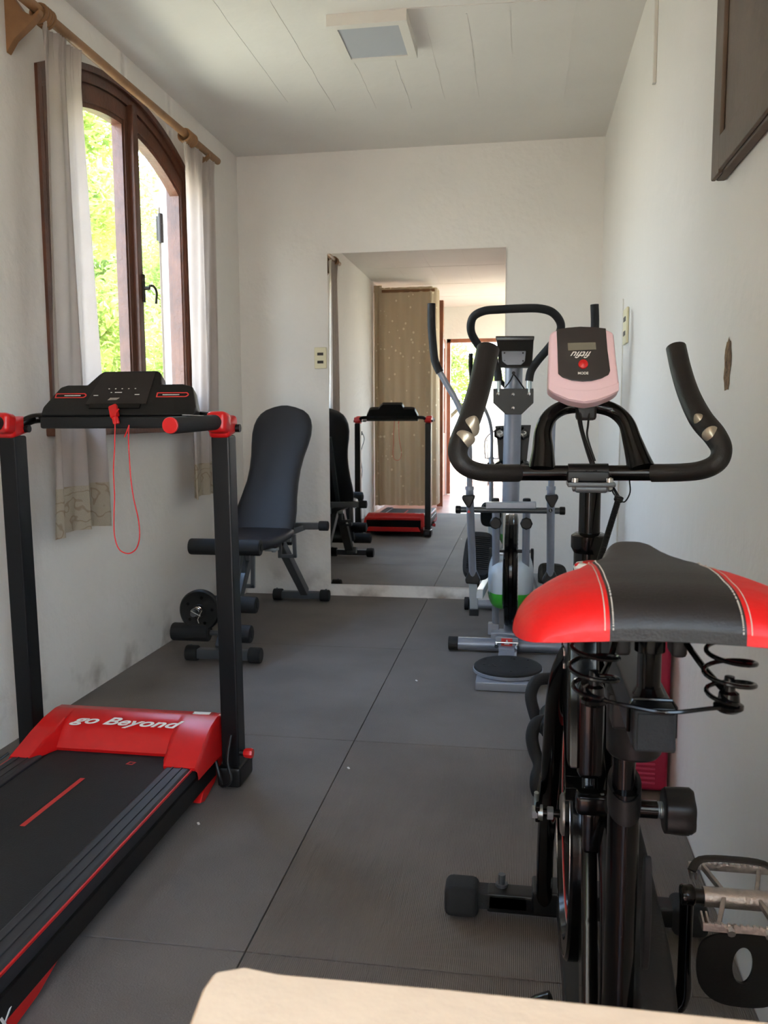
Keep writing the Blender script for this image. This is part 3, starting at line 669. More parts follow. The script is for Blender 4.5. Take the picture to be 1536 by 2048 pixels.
bm = NB(); box(bm, (BC+.09, 3.86, .435), (.06, .05, .016), None, .003); cyl(bm, (BC+.1, 3.86, .42), (BC+.1, 3.86, .44), .01); cyl(bm, (BC+.03, 4.2, .43), (BC+.09, 4.2, .43), .012); obj('adjuster_bolt', bm, 'zinc', be)
# weight plate + spring clip on the peg
pcx = at(398, 1222, 3.38); r_ = .0905
wp = thing('weight_plate', 'round black weight plate hung on the bench leg lever', 'weight plate', (pcx.x, 3.40, pcx.z-r_))
bm = NB(); lathe(bm, (pcx.x, 3.41, pcx.z), (0, -1, 0), [(0, r_-.004), (.004, r_), (.024, r_), (.030, r_-.006), (.030, r_-.016), (.027, r_-.02), (.027, .030), (.032, .026), (.032, .014)], 48); obj('plate_disc', bm, 'black', wp)
bm = NB()
for k in range(5):
    a = radians(78+72*k); c_ = V((pcx.x+.058*cos(a), 3.3835, pcx.z+.058*sin(a))); cyl(bm, c_, c_+V((0, -.002, 0)), .0068, 12)
obj('plate_hole', bm, 'blackgl', wp)
sc_ = thing('spring_clip', 'chrome spring clip on the peg in front of the weight plate', 'clip', (pcx.x, 3.365, pcx.z))
bm = NB(); pts = []
for k in range(40):
    a = 2*pi*k/16; pts.append((pcx.x+.017*cos(a), 3.372-.0011*k, pcx.z+.004+.017*sin(a)))
tube(bm, pts, .0018, 8); obj('coil', bm, 'chrome', sc_)
bm = NB(); p = V(pts[-1]); tube(bm, [p, p+V((.012, -.002, -.006)), p+V((.042, -.002, -.020))], .0018, 8); p = V(pts[0]); tube(bm, [p, p+V((-.005, -.04, -.03)), p+V((.002, -.045, -.045))], .0018, 8); obj('clip_arm', bm, 'chrome', sc_)

# ================================================================== ELLIPTICAL
EC = -.038
el = thing('elliptical_trainer', 'silver and black elliptical trainer standing before the mirror', 'elliptical trainer', (EC, 4.1, 0))
def stab(name, x0, x1, Y, z, r, m, capm, parent, capL=.045, flat=True):
    bm = NB()
    cyl(bm, (x0+.02, Y, z), (x1-.02, Y, z), r, 24); o = obj(name, bm, m, parent)
    for a, b in ((x0, x0+capL), (x1-capL, x1)):
        bm = NB(); cyl(bm, (a, Y, z), (b, Y, z), r+.002, 24, .003); obj('end_cap', bm, capm, o)
    return o
sb = stab('rear_stabilizer', -.315, .235, 3.77, .032, .029, 'silver', 'blackmt', el)
stab('front_stabilizer', -.27, .22, 4.60, .032, .026, 'silver', 'blackmt', el, .03)
bm = NB()
for x in (-.285, .235): cyl(bm, (x-.012, 4.60, .035), (x+.012, 4.60, .035), .035, 28, .003)
obj('transport_wheel', bm, 'blackmt', el)
bm = NB(); beam(bm, (EC, 3.77, .055), (EC, 4.6, .05), .06, .045, bev=.004); box(bm, (EC, 3.80, .075), (.17, .08, .03), None, .003); box(bm, (EC-.075, 3.84, .09), (.05, .05, .05), None, .003); obj('base_beam', bm, 'silver', el)
for s in (-1, 1):
    bm = NB(); cyl(bm, (EC+s*.066, 3.86, .06), (EC+s*.066, 3.70, .66), .0165, 20); obj('fork_tube', bm, 'silver', el)
    bm = NB(); lathe(bm, (EC+s*.066, 3.70, .60), (0, -1, 0), [(0, .018), (.01, .020), (.012, .026), (.034, .027), (.038, .022)], 8); obj('adjuster_knob', bm, 'black', el); bm = NB(); cyl(bm, (EC+s*.066, 3.62, .675), (EC+s*.066, 3.62, .715), .017, 16, .006); obj('adjuster_knob', bm, 'black', el)
# flywheel
bm = NB(); wy, wz, wr_ = 4.02, .335, .268
prof = [(-.012, .15), (-.020, .20), (-.026, wr_-.022), (-.030, wr_-.012), (-.026, wr_-.002), (-.012, wr_), (-.006, wr_-.006), (.006, wr_-.006), (.012, wr_), (.026, wr_-.002), (.030, wr_-.012), (.026, wr_-.022), (.020, .20), (.012, .15)]
lathe(bm, (EC, wy, wz), (1, 0, 0), prof, 72)
fw = obj('flywheel', bm, 'blackgl', el, 30)
bm = NB()
for k in range(64):
    a = 2*pi*k/64; c_ = V((EC+.029, wy+(wr_-.03)*cos(a), wz+(wr_-.03)*sin(a))); box(bm, c_, (.004, .012, .006), Matrix.Rotation(a, 3, 'X'))
obj('rim_vents', bm, 'black', fw)
for s in (-1, 1):
    bm = NB(); xx = EC+s*.034
    bmesh.ops.create_uvsphere(bm, u_segments=32, v_segments=24, radius=1)
    for v in bm.verts:
        c = v.co.copy(); e = .75
        v.co = V((xx+s*abs(c.x)**.7*.070 if c.x*s > 0 else xx, 3.90+c.y*.22, .315+(abs(c.z)**e)*(1 if c.z > 0 else -1)*.125))
    o = obj('side_shroud', bm, 'shroud', el, 50)
    bm = NB(); bmesh.ops.create_uvsphere(bm, u_segments=32, v_segments=24, radius=1)
    for v in bm.verts:
        c = v.co.copy(); e = .75
        v.co = V((xx+s*abs(c.x)**.7*.074 if c.x*s > 0 else xx, 3.90+c.y*.225, .310+(abs(c.z)**e)*(1 if c.z > 0 else -1)*.128))
    cut = [v for v in bm.verts if v.co.z > .262+.15*abs(v.co.y-3.90)]
    bmesh.ops.delete(bm, geom=cut, context='VERTS'); obj('green_band', bm, 'green', o, 50)
    bm = NB(); box(bm, (EC+s*.052, 3.82, .455), (.07, .02, .014), None, .003); box(bm, (EC+s*.098, 4.0, .36), (.014, .03, .16), None, .004); obj('crank_bracket', bm, 'black', el)
# pivot axle, cross plate, column
AY = 3.60
bm = NB(); cyl(bm, (EC-.215, AY, .665), (EC+.205, AY, .665), .013, 18); obj('pivot_axle', bm, 'silver2', el)
bm = NB(); cyl(bm, (EC-.235, AY, .665), (EC-.212, AY, .665), .017, 12, .004); cyl(bm, (EC+.202, AY, .665), (EC+.226, AY, .665), .017, 12, .004); obj('axle_cap', bm, 'black', el)
bm = NB(); beam(bm, at(972, 1010, 3.55), at(1072, 1010, 3.55), .05, .026, bev=.003); obj('cross_plate', bm, 'silver', el)
ca, cb = at(1021, 1005, 3.66), at(1029, 690, 3.60)
bm = NB(); tube(bm, [ca, cb], .0365, 28); colm = obj('main_column', bm, 'silver', el)
bm = NB(); cyl(bm, at(1027, 746, 3.56), at(1027, 746, 3.54), .007, 12); obj('column_plug', bm, 'black', colm)
bm = NB(); p = at(1027, 748, 3.545); tube(bm, [p, at(1020, 762, 3.54), at(1010, 775, 3.55)], .003, 6, smooth=3); tube(bm, [p, at(1038, 762, 3.54), at(1050, 780, 3.55)], .003, 6, smooth=3); obj('sensor_wire', bm, 'black', el)
# console (back side)
bm = NB(); q = [at(992, 672, 3.56), at(1068, 672, 3.56), at(1064, 735, 3.52), at(998, 735, 3.52)]
prism(bm, q, (0, .045, .0), .005); ec = obj('console', bm, 'black', el)
bm = NB(); prism(bm, [at(991, 672, 3.55), at(1069, 672, 3.55), at(1068, 681, 3.55), at(992, 681, 3.55)], (0, .03, 0), .003); obj('console_lip', bm, 'blackgl', ec)
bm = NB(); q = [at(1003, 702, 3.53), at(1052, 702, 3.53), at(1050, 722, 3.52), at(1042, 730, 3.52), at(1014, 730, 3.52), at(1004, 722, 3.52)]; prism(bm, q, (0, .012, 0), .003)
ph_ = obj('console_bracket', bm, 'silver', ec)
bm = NB()
for a_, b_ in ((1009, 706), (1046, 706), (1009, 722), (1046, 722)): p = at(a_, b_, 3.525); cyl(bm, p, p+V((0, -.004, 0)), .0035, 8)
obj('bracket_screw', bm, 'black', ec)
# bolted gusset plate and fixed handle
bm = NB(); q = [at(a_, b_, 3.52) for a_, b_ in ((986, 777), (1067, 777), (1067, 806), (1043, 829), (1011, 829), (986, 806))]; prism(bm, q, (0, .012, 0), .002); gp = obj('gusset_plate', bm, 'post', el)
for a_, b_ in ((996, 788), (1026, 789), (1058, 788), (1026, 816)):
    bm = NB(); p = at(a_, b_, 3.52); lathe(bm, p, (0, -1, 0), [(0, .007), (.003, .0065), (.005, .003), (.0052, 0)], 12); obj('dome_nut', bm, 'chrome', gp)
hp = [(997, 762, 3.53), (993, 735, 3.53), (975, 712, 3.53), (955, 688, 3.5), (942, 662, 3.46), (946, 635, 3.43), (968, 622, 3.42), (1000, 619, 3.42), (1040, 617, 3.42), (1078, 617, 3.42), (1105, 625, 3.43), (1121, 646, 3.46), (1118, 668, 3.48), (1098, 695, 3.5), (1075, 722, 3.53), (1062, 742, 3.53), (1058, 762, 3.53)]
bm = NB(); tube(bm, [at(*p) for p in hp], .0165, 16, smooth=6); fh = obj('fixed_handle', bm, 'foam2', el)
bm = NB(); 
for a_ in (997, 1058): cyl(bm, at(a_, 758, 3.53), at(a_, 785, 3.53), .011)
obj('handle_stub', bm, 'zinc', fh)
# swing arms
for s, P1, lab in ((-1, [(863, 607, 3.5), (863, 650, 3.5), (866, 690, 3.5), (870, 722, 3.5), (880, 745, 3.5)], 0), (1, [(1189, 609, 3.5), (1190, 650, 3.5), (1187, 690, 3.5), (1183, 722, 3.5), (1172, 745, 3.5)], 0)):
    bm = NB(); tube(bm, [at(*p) for p in P1], .0165, 16, smooth=5); ga = obj('swing_arm_grip', bm, 'foam2', el)
    if s < 0: L_ = [(877, 740, 3.5), (893, 768, 3.5), (913, 803, 3.5), (930, 845, 3.5), (938, 890, 3.5), (939, 940, 3.52), (939, 985, 3.54)]
    else: L_ = [(1175, 740, 3.5), (1158, 768, 3.5), (1130, 800, 3.5), (1112, 828, 3.5), (1105, 850, 3.5), (1103, 940, 3.52), (1102, 985, 3.54)]
    bm = NB(); tube(bm, [at(*p) for p in L_], .0125, 16, smooth=5); obj('swing_arm', bm, 'silver', el)
    x0 = EC+s*.183-.003; t0 = at(939 if s < 0 else 1102, 975, 3.54); b0 = at(948 if s < 0 else 1100, 1215, 3.78)
    bm = NB(); cyl(bm, t0, b0+(t0-b0)*.25, .0165, 20); cyl(bm, t0+V((0, 0, .005)), t0+V((0, 0, -.01)), .019, 20); sw = obj('lower_arm', bm, 'silver', el)
    bm = NB(); k_ = at(937 if s < 0 else 1103, 1000, 3.54)
    prism(bm, [k_+V(p) for p in ((-.026, -.03, .02), (.024, -.03, .024), (.028, -.03, .012), (.008, -.03, -.03), (-.004, -.03, -.03), (-.026, -.03, .006))], (0, .05, 0), .006, 3); obj('arm_clamp_knob', bm, 'black', sw)
    bm = NB(); j = b0+(t0-b0)*.27
    prism(bm, [j+V(p) for p in ((-.012, -.02, .035), (.014, -.02, .032), (.034, -.02, -.01), (.028, -.02, -.03), (-.03, -.02, -.028), (-.034, -.02, -.008))], (0, .045, 0), .006, 3); obj('pedal_hinge_cover', bm, 'black', sw)
    # pedal bar to the back, foot plate on it
    pb0 = V((j.x, 3.80, .20)); 
    bm = NB(); beam(bm, V((j.x, j.y+.01, j.z-.02)), V((j.x+.002, b0.y+.02, b0.z-.01)), .036, .03, up=V((0, 1, 0)), bev=.003); beam(bm, V((j.x+s*(-.03), j.y+.02, .27)), V((j.x-s*.05, 4.45, .22)), .03, .04, bev=.003); o = obj('pedal_bar', bm, 'shroud' if s < 0 else 'silver', el)
    bm = NB(); box(bm, b0+V((0, .01, -.022)), (.042, .045, .03), None, .003); obj('bar_end_cap', bm, 'blackmt', o)
    pc0 = at(957 if s < 0 else 1120, 1105, 4.0)
    if s > 0: pc0 = V((EC+.20, 4.15, .30))
    n_ = V((0, -.55, .83)).normalized(); ty = V((0, .83, .55))
    if s > 0: n_ = V((0, -.15, .98)).normalized(); ty = V((0, .98, .15))
    Mx = basis(pc0, (1, 0, -.06), ty)
    bm = NB(); poly = []
    for k in range(32):
        a = 2*pi*k/32; poly.append(Mx @ V((.070*(abs(cos(a))**.5)*(1 if cos(a) > 0 else -1), .155*(abs(sin(a))**.6)*(1 if sin(a) > 0 else -1), 0)))
    prism(bm, poly, Mx.to_3x3() @ V((0, 0, -.035)), .006); fp = obj('foot_plate', bm, 'blackmt', el)
    bm = NB()
    for k in range(-8, 9): box(bm, Mx @ V((0, k*.014, .0015)), (.10, .004, .004), Mx.to_3x3())
    obj('foot_plate_ribs', bm, 'black', fp)
# decals
bm = NB(); p = at(938, 1022, 3.54); prism(bm, [p+V((-.007, -.012, -.006)), p+V((.007, -.012, -.006)), p+V((0, -.012, .007))], (0, -.0006, 0)); obj('warning_triangle', bm, 'redline', el)
bm = NB(); p = at(1101, 1020, 3.54); cyl(bm, p+V((0, -.016, 0)), p+V((0, -.0185, 0)), .008, 16); o = obj('arm_decal', bm, 'black', el)
text_mesh('decal_letter', 'L', .012, basis(p+V((0, -.0188, 0)), (1, 0, 0), (0, 0, 1)), 'white', o, bold=.0003)
# twist plate hinged to the stabilizer
tp = obj('twist_plate_bracket', (lambda b_: (box(b_, (-.05, 3.725, .055), (.10, .03, .055), None, .003), box(b_, (-.05, 3.69, .035), (.07, .06, .02), None, .002), b_)[2])(NB()), 'silver', el)
bm = NB(); box(bm, (-.05, 3.708, .062), (.05, .004, .034), None, .001); o = obj('red_sticker', bm, 'redline', tp)
bm = NB(); prism(bm, [V((-.05+a_, 3.7055, .062+b_)) for a_, b_ in ((-.012, -.010), (.012, -.010), (0, .013))], (0, -.0006, 0)); obj('sticker_mark', bm, 'white', o)
bm = NB(); cyl(bm, (-.10, 3.70, .062), (0.0, 3.70, .062), .004)
for x in (-.095, -.005): cyl(bm, (x, 3.705, .05), (x, 3.675, .05), .009, 12)
obj('hinge_pin', bm, 'chrome', tp)
tc_ = V((-.04, 3.36, .0)); rt = .140
bm = NB(); box(bm, (-.045, 3.25, .018), (.235, .10, .034), None, .004); box(bm, (-.045, 3.50, .018), (.08, .40, .03), None, .004); o = obj('twist_base', bm, 'silver', el)
bm = NB(); lathe(bm, tc_+V((0, 0, .032)), (0, 0, 1), [(0, rt-.02), (.006, rt), (.016, rt), (.020, rt-.006)], 64); obj('twist_rim', bm, 'silver', el)
bm = NB(); lathe(bm, tc_+V((0, 0, .050)), (0, 0, 1), [(0, rt-.003), (.008, rt-.004), (.014, rt-.012), (.016, rt-.03), (.018, .04), (.018, 0)], 64); td = obj('twist_disc', bm, 'blackmt', el)
bm = NB()
for k in range(16):
    a = random.uniform(0, 2*pi); r = random.uniform(.03, .11); box(bm, tc_+V((r*cos(a), r*sin(a), .0675)), (.008, .006, .003), None, .001)
obj('disc_studs', bm, 'black', td)

# dumbbell holder on the column with four hex dumbbells
dh = thing('dumbbell_rack', 'black two-wing dumbbell holder behind the elliptical column', 'dumbbell holder', (EC, 3.7, .84))
bm = NB()
for s, q in ((-1, [(990, 852), (1019, 850), (1019, 946), (1001, 946), (996, 900), (993, 872)]), (1, [(1036, 850), (1062, 850), (1056, 900), (1051, 946), (1036, 946)])):
    prism(bm, [at(a_, b_, 3.69) for a_, b_ in q], (0, .012, 0), .002)
obj('holder_wing', bm, 'black', dh)
bm = NB(); box(bm, at(1028, 900, 3.705), (.08, .02, .12), None, .003); obj('holder_clamp', bm, 'black', dh)
for a_, b_, lab, num in ((1000, 867, 'black hex dumbbell marked 2, upper left on the dumbbell holder', '2'), (1047, 867, 'black hex dumbbell marked 2, upper right on the dumbbell holder', '2'), (1001, 934, 'black hex dumbbell, lower left on the holder above the bike handlebar', ''), (1046, 934, 'black hex dumbbell, lower right on the holder above the bike handlebar', '')):
    p = at(a_, b_, 3.64); dm = thing('hex_dumbbell', lab, 'dumbbell', p, 'small hex dumbbells')
    for y0_ in (0, .12):
        bm = NB(); rr = .029
        lathe(bm, p+V((0, y0_, 0)), (0, 1, 0), [(0, .017), (.005, .024), (.012, rr), (.033, rr), (.04, .024), (.045, .017)], 6)
        h_ = obj('hex_head', bm, 'blackgl', dm, 20)
        if num and y0_ == 0: text_mesh('weight_number', num, .030, basis(p+V((0, -.001, 0)), (cos(-.9), 0, sin(-.9)), (sin(.9), 0, cos(.9))), 'white', h_, .1, bold=.0006)
    bm = NB(); lathe(bm, p+V((0, .045, 0)), (0, 1, 0), [(0, .011), (.02, .013), (.055, .013), (.075, .011)], 16); obj('handle', bm, 'chrome', dm)

# ================================================================== EXERCISE BIKE
KC = .12
bk = thing('exercise_bike', 'black spinning bike with wide red and black saddle beside the right wall', 'exercise bike', (KC, 1.15, 0))
# front stabilizer
bm = NB(); beam(bm, (-.06, 1.71, .040), (.34, 1.71, .040), .05, .044, bev=.008); fs = obj('front_stabilizer', bm, 'post', bk)
for a_, b_ in ((-.148, -.075), (.316, .388)):
    bm = NB(); box(bm, ((a_+b_)/2, 1.71, .038), (b_-a_, .072, .066), None, .016, 4); obj('end_foot', bm, 'blackmt', fs)
bm = NB(); beam(bm, (-.10, 1.71, .042), (.03, 1.71, .042), .05, .036, bev=.006); obj('stabilizer_sleeve', bm, 'blackmt', fs)
for x in (-.028, .27):
    bm = NB(); cyl(bm, (x, 1.72, .06), (x, 1.72, .088), .0075, 12); cyl(bm, (x, 1.72, .062), (x, 1.72, .068), .013, 12); obj('levelling_bolt', bm, 'silver2', fs)
bm = NB(); box(bm, (KC, 1.70, .06), (.17, .07, .05), None, .006); obj('fork_base', bm, 'post', bk)
bm = NB(); lathe(bm, at(1121, 1786, 1.66), (0, 0, 1), [(0, .007), (.012, .007), (.013, .004), (.02, .004)], 6); obj('base_bolt', bm, 'zinc', bk)
# fork legs
for s in (-1, 1):
    bm = NB(); x = KC+s*.072
    pts = [(x-s*.0, 1.70, .075), (x, 1.60, .25), (x, 1.50, .42), (x+s*-.002, 1.43, .56), (KC+s*.066, 1.38, .665), (KC+s*.045, 1.345, .72), (KC+s*.015, 1.33, .745)]
    if s < 0:
        pts = [at(1088, 1800, 1.68), at(1090, 1720, 1.61), at(1094, 1640, 1.54), at(1100, 1560, 1.47), at(1105, 1480, 1.42), at(1112, 1400, 1.37), at(1122, 1345, 1.34), at(1142, 1303, 1.325), at(1165, 1285, 1.32)]
    tube(bm, pts, .0165, 16, smooth=5); obj('fork_leg', bm, 'blackgl', bk)
# flywheel
FY, FZ, FR = 1.40, .385, .222; FXc = KC-.030
bm = NB(); lathe(bm, (FXc, FY, FZ), (-1, 0, 0), [(-.012, .03), (-.012, FR-.006), (-.008, FR), (.008, FR), (.012, FR-.003), (.012, FR-.030), (.004, FR-.034), (.004, .05), (.010, .045), (.010, .02)], 96)
fwb = obj('flywheel', bm, 'blackgl', bk, 30)
for r0_, r1_, m_, nm, o_ in ((.150, .168, 'redline', 'red_ring', .0048), (.169, .174, 'white', 'white_ring', .0048), (.214, .2175, 'chrome', 'rim_edge', .0125)):
    bm = NB(); K = 96; out = [V((FXc-o_, FY+r1_*cos(2*pi*k/K), FZ+r1_*sin(2*pi*k/K))) for k in range(K)]; inn = [V((FXc-o_, FY+r0_*cos(2*pi*k/K), FZ+r0_*sin(2*pi*k/K))) for k in range(K)]
    ring_member(bm, out, inn, (.001, 0, 0)); obj(nm, bm, m_, fwb)
bm = NB(); lathe(bm, (FXc-.008, FY, FZ), (-1, 0, 0), [(0, .035), (.005, .035), (.008, .030), (.008, .012)], 32); obj('hub_disc', bm, 'alu', fwb)
bm = NB(); cyl(bm, (FXc-.014, FY, FZ), (KC-.082, FY, FZ), .007, 14)
obj('axle', bm, 'blackgl', fwb)
bm = NB(); 
for x in (KC-.068, KC-.094): lathe(bm, (x, FY, FZ), (1, 0, 0), [(0, .010), (.001, .012), (.010, .012), (.011, .010)], 6)
lathe(bm, (KC-.083, FY, FZ), (1, 0, 0), [(0, .013), (.008, .013)], 18); cyl(bm, (KC-.086, FY, FZ+.035), (KC-.086, FY+.01, FZ+.008), .004, 8)
obj('axle_nut', bm, 'zinc', bk)
bm = NB(); beam(bm, (KC-.084, FY-.01, FZ), (KC-.074, FY+.10, FZ+.015), .008, .03, bev=.002); obj('axle_bracket', bm, 'blackgl', bk)
# brake housing and fender above the flywheel
bm = NB()
prism(bm, [(FXc-.02, 1.24, .80), (FXc-.02, 1.31, .79), (FXc-.02, 1.34, .70), (FXc-.02, 1.35, .62), (FXc-.02, 1.22, .60), (FXc-.02, 1.17, .56), (FXc-.02, 1.19, .66), (FXc-.02, 1.21, .74)], (.045, 0, 0), .006)
bh = obj('brake_housing', bm, 'blackgl', bk)
bm = NB()
for z in (.715, .695, .675): box(bm, (FXc-.0205, 1.30, z), (.002, .02, .008), None, .0008)
obj('brake_vents', bm, 'chrome', bh)
bm = NB(); box(bm, (FXc+.012, 1.175, .62), (.036, .03, .14), None, .01); box(bm, (FXc+.014, 1.15, .525), (.046, .035, .03), None, .008); box(bm, (FXc+.014, 1.155, .48), (.024, .02, .06), None, .006); obj('brake_arm_cover', bm, 'blackgl', bk)
bm = NB(); p = V((FXc+.008, 1.158, .665)); lathe(bm, p, (0, -1, 0), [(0, .0065), (.004, .006), (.005, .003)], 14); obj('brake_screw', bm, 'zinc', bk)
bm = NB(); prev = None; K = 26
pa = []
for k in range(K+1):
    a = radians(150-k*(110/K)); pa.append((FY+(FR+.012)*cos(a), FZ+(FR+.012)*sin(a)))
for (y0_, z0_), (y1_, z1_) in zip(pa, pa[1:]): beam(bm, (FXc, y0_, z0_), (FXc, y1_, z1_), .04, .004, bev=.001)
obj('flywheel_fender', bm, 'blackgl', bk)
# head, handlebar post, resistance knob
bm = NB(); tube(bm, [(KC, 1.37, .66), (KC, 1.40, .73), (KC, 1.46, .77)], .030, 20, smooth=4); cyl(bm, (KC+.0, 1.50, .73), (KC+.0, 1.50, .835), .026, 24, .003); lathe(bm, (KC, 1.5, .82), (0, 0, 1), [(0, .026), (.01, .031), (.03, .031), (.035, .024)], 24); obj('head_tube', bm, 'blackgl', bk)
bm = NB(); cyl(bm, (KC, 1.50, .80), (KC, 1.50, .965), .0185, 24); obj('handlebar_post', bm, 'blackgl', bk)
kp = at(1176, 1136, 1.31)
bm = NB(); cyl(bm, (kp.x, 1.31, .70), (kp.x, 1.31, kp.z-.005), .008, 12); obj('knob_shaft', bm, 'black', bk)
bm = NB(); lathe(bm, kp+V((0, 0, -.012)), (0, 0, 1), [(0, .015), (.006, .020), (.014, .022), (.020, .018), (.021, 0)], 28); rk = obj('resistance_knob', bm, 'white', bk)
bm = NB(); lathe(bm, kp+V((.004, 0, .0085)), (0, 0, 1), [(0, .0125), (.0016, .0118), (.0018, 0)], 24); cyl(bm, kp+V((-.016, -.006, .004)), kp+V((-.0175, -.006, .008)), .004, 12)
lathe(bm, kp+V((0, 0, -.0125)), (0, 0, 1), [(0, .0165), (.003, .0195), (.005, .021)], 28); obj('knob_red_top', bm, 'red', rk)
# main frame tube, base beam, seat tube
bm = NB(); tube(bm, [(KC+.02, 1.40, .66), (KC+.02, 1.25, .56), (KC+.01, 1.05, .40), (KC, .96, .30)], .022, 16, smooth=5); obj('down_tube', bm, 'blackgl', bk)
bm = NB(); beam(bm, (KC, 1.70, .06), (KC, .55, .06), .07, .045, bev=.005); obj('base_beam', bm, 'post', bk)
bm = NB(); beam(bm, (-.10, .56, .036), (.34, .56, .036), .045, .04, bev=.008)
rs = obj('rear_stabilizer', bm, 'post', bk)
for a_, b_ in ((-.14, -.07), (.31, .38)):
    bm = NB(); box(bm, ((a_+b_)/2, .56, .036), (b_-a_, .07, .066), None, .016, 4); obj('end_foot', bm, 'blackmt', rs)
SY = .94
bm = NB(); tube(bm, [(KC-.002, SY, .07), (KC, SY, .640)], .0175, 28, flat=1.2); st = obj('seat_tube', bm, 'blackgl', bk)
bm = NB(); ro, ri = .0185, .0142
K = 36; zc = lambda a: .632+.010*sin(a)
A_ = [V((KC+ro*cos(2*pi*k/K), SY+ro*1.25*sin(2*pi*k/K), .648+.014*sin(2*pi*k/K))) for k in range(K)]; B_ = [V((KC+ri*cos(2*pi*k/K), SY+ri*1.25*sin(2*pi*k/K), .648+.014*sin(2*pi*k/K))) for k in range(K)]
ring_member(bm, A_, B_, (0, 0, -.028)); obj('tube_collar', bm, 'black', st)
bm = NB(); cyl(bm, (KC-.001, SY, .58), (KC-.001, SY, .765), .0125, 24); obj('seat_riser', bm, 'blackgl', bk)
bm = NB(); lathe(bm, (KC+.006, SY-.02, .690), (0, 0, 1), [(0, .026), (.004, .029), (.05, .030), (.070, .030)], 36); 
box(bm, (KC+.004, SY-.02, .745), (.052, .08, .03), None, .004); obj('slider_sleeve', bm, 'black', bk)
bm = NB(); zS = .780
box(bm, (KC, .90, zS), (.037, .30, .040), None, .003); 
obj('seat_slider', bm, 'post', bk)
bm = NB(); box(bm, (KC, .748, zS), (.0355, .008, .0375), None, .002); box(bm, (KC, .7435, zS), (.031, .003, .033), None, .001); obj('slider_end_cap', bm, 'blackmt', bk)
bm = NB(); tube(bm, [(KC-.0205, .765, zS-.008), (KC-.0205, .765, zS+.016), (KC-.017, .765, zS+.0225), (KC+.017, .765, zS+.0225), (KC+.0205, .765, zS+.016), (KC+.0205, .765, zS-.012)], .0018, 8); obj('slider_clip', bm, 'blackgl', bk)
bm = NB(); cyl(bm, (KC, .79, zS+.015), (KC, .79, .885), .0108, 24); lathe(bm, (KC, .79, zS+.018), (0, 0, 1), [(0, .016), (.004, .0135), (.009, .011)], 24); lathe(bm, (KC, .79, .84), (0, 0, 1), [(0, .0115), (.001, .0138), (.03, .0138)], 24); obj('seat_post', bm, 'blackgl', bk)
bm = NB(); box(bm, (KC+.026, .80, .858), (.014, .03, .045), None, .004); box(bm, (KC-.024, .80, .858), (.014, .03, .045), None, .004); cyl(bm, (KC-.03, .80, .862), (KC+.042, .80, .862), .006, 12); lathe(bm, (KC+.036, .80, .862), (1, 0, 0), [(0, .010), (.012, .010), (.013, .006)], 6); obj('seat_clamp', bm, 'black', bk)
# knobs
bm = NB(); z_ = .618; cyl(bm, (KC+.015, SY, z_), (KC+.036, SY, z_), .010, 18); obj('knob_socket', bm, 'blackgl', bk)
bm = NB(); cyl(bm, (KC+.034, SY, z_), (KC+.046, SY, z_), .0085, 18)
for k in range(5): lathe(bm, (KC+.035+k*.0022, SY, z_), (1, 0, 0), [(0, .0088), (.001, .0094), (.002, .0088)], 18)
obj('knob_thread', bm, 'zinc', bk)
bm = NB(); K = 60; prof = [(.042, .022), (.044, .0265), (.060, .0275), (.070, .0275), (.0745, .024), (.075, .0)]
rings = []
for o_, r_k in prof[:-1]:
    rings.append([bm.verts.new((KC+o_, SY+r_k*(1-.055*(1+cos(6*2*pi*k/K)))*cos(2*pi*k/K), z_+r_k*(1-.055*(1+cos(6*2*pi*k/K)))*sin(2*pi*k/K))) for k in range(K)])
for A_, B_ in zip(rings, rings[1:]):
    for k in range(K): bm.faces.new((A_[k], A_[(k+1) % K], B_[(k+1) % K], B_[k]))
bm.faces.new(rings[0]); bm.faces.new(rings[-1]); obj('seat_height_knob', bm, 'black', bk)
# crank guard
bm = NB(); poly = []
c1, r1_, c2, r2_ = V((0, 1.03, .285)), .145, V((0, 1.42, .385)), .08
d_ = (c2-c1); ang = math.atan2(d_.z, d_.y); off = math.acos((r1_-r2_)/d_.length)
for k in range(25): a = ang+off+(2*pi-2*off)*k/24; poly.append(V((KC+.020, c1.y+r1_*cos(a), c1.z+r1_*sin(a))))
for k in range(15): a = ang-off+(2*off)*k/14; poly.append(V((KC+.020, c2.y+r2_*cos(a), c2.z+r2_*sin(a))))
prism(bm, poly, (.045, 0, 0), .007, 3); obj('belt_guard', bm, 'blackmt', bk)
bm = NB(); box(bm, (KC+.030, .965, .50), (.006, .045, .16), None, .0025, 3)
bm2 = NB(); poly = [V((KC+.026, .955+.016*cos(a)*(1), .485+.07*sin(a))) for a in [2*pi*k/28 for k in range(28)]]
bm.free(); bm = bm2; prism(bm, poly, (.008, 0, 0), .002); obj('guard_fin', bm, 'blackmt', bk)
bm = NB(); prism(bm, [(KC-.028, 1.20, .56), (KC-.028, 1.235, .57), (KC-.028, 1.22, .40), (KC-.028, 1.13, .17), (KC-.028, 1.06, .15), (KC-.028, 1.13, .36)], (.022, 0, 0), .006); lg = obj('inner_guard', bm, 'blackgl', bk)
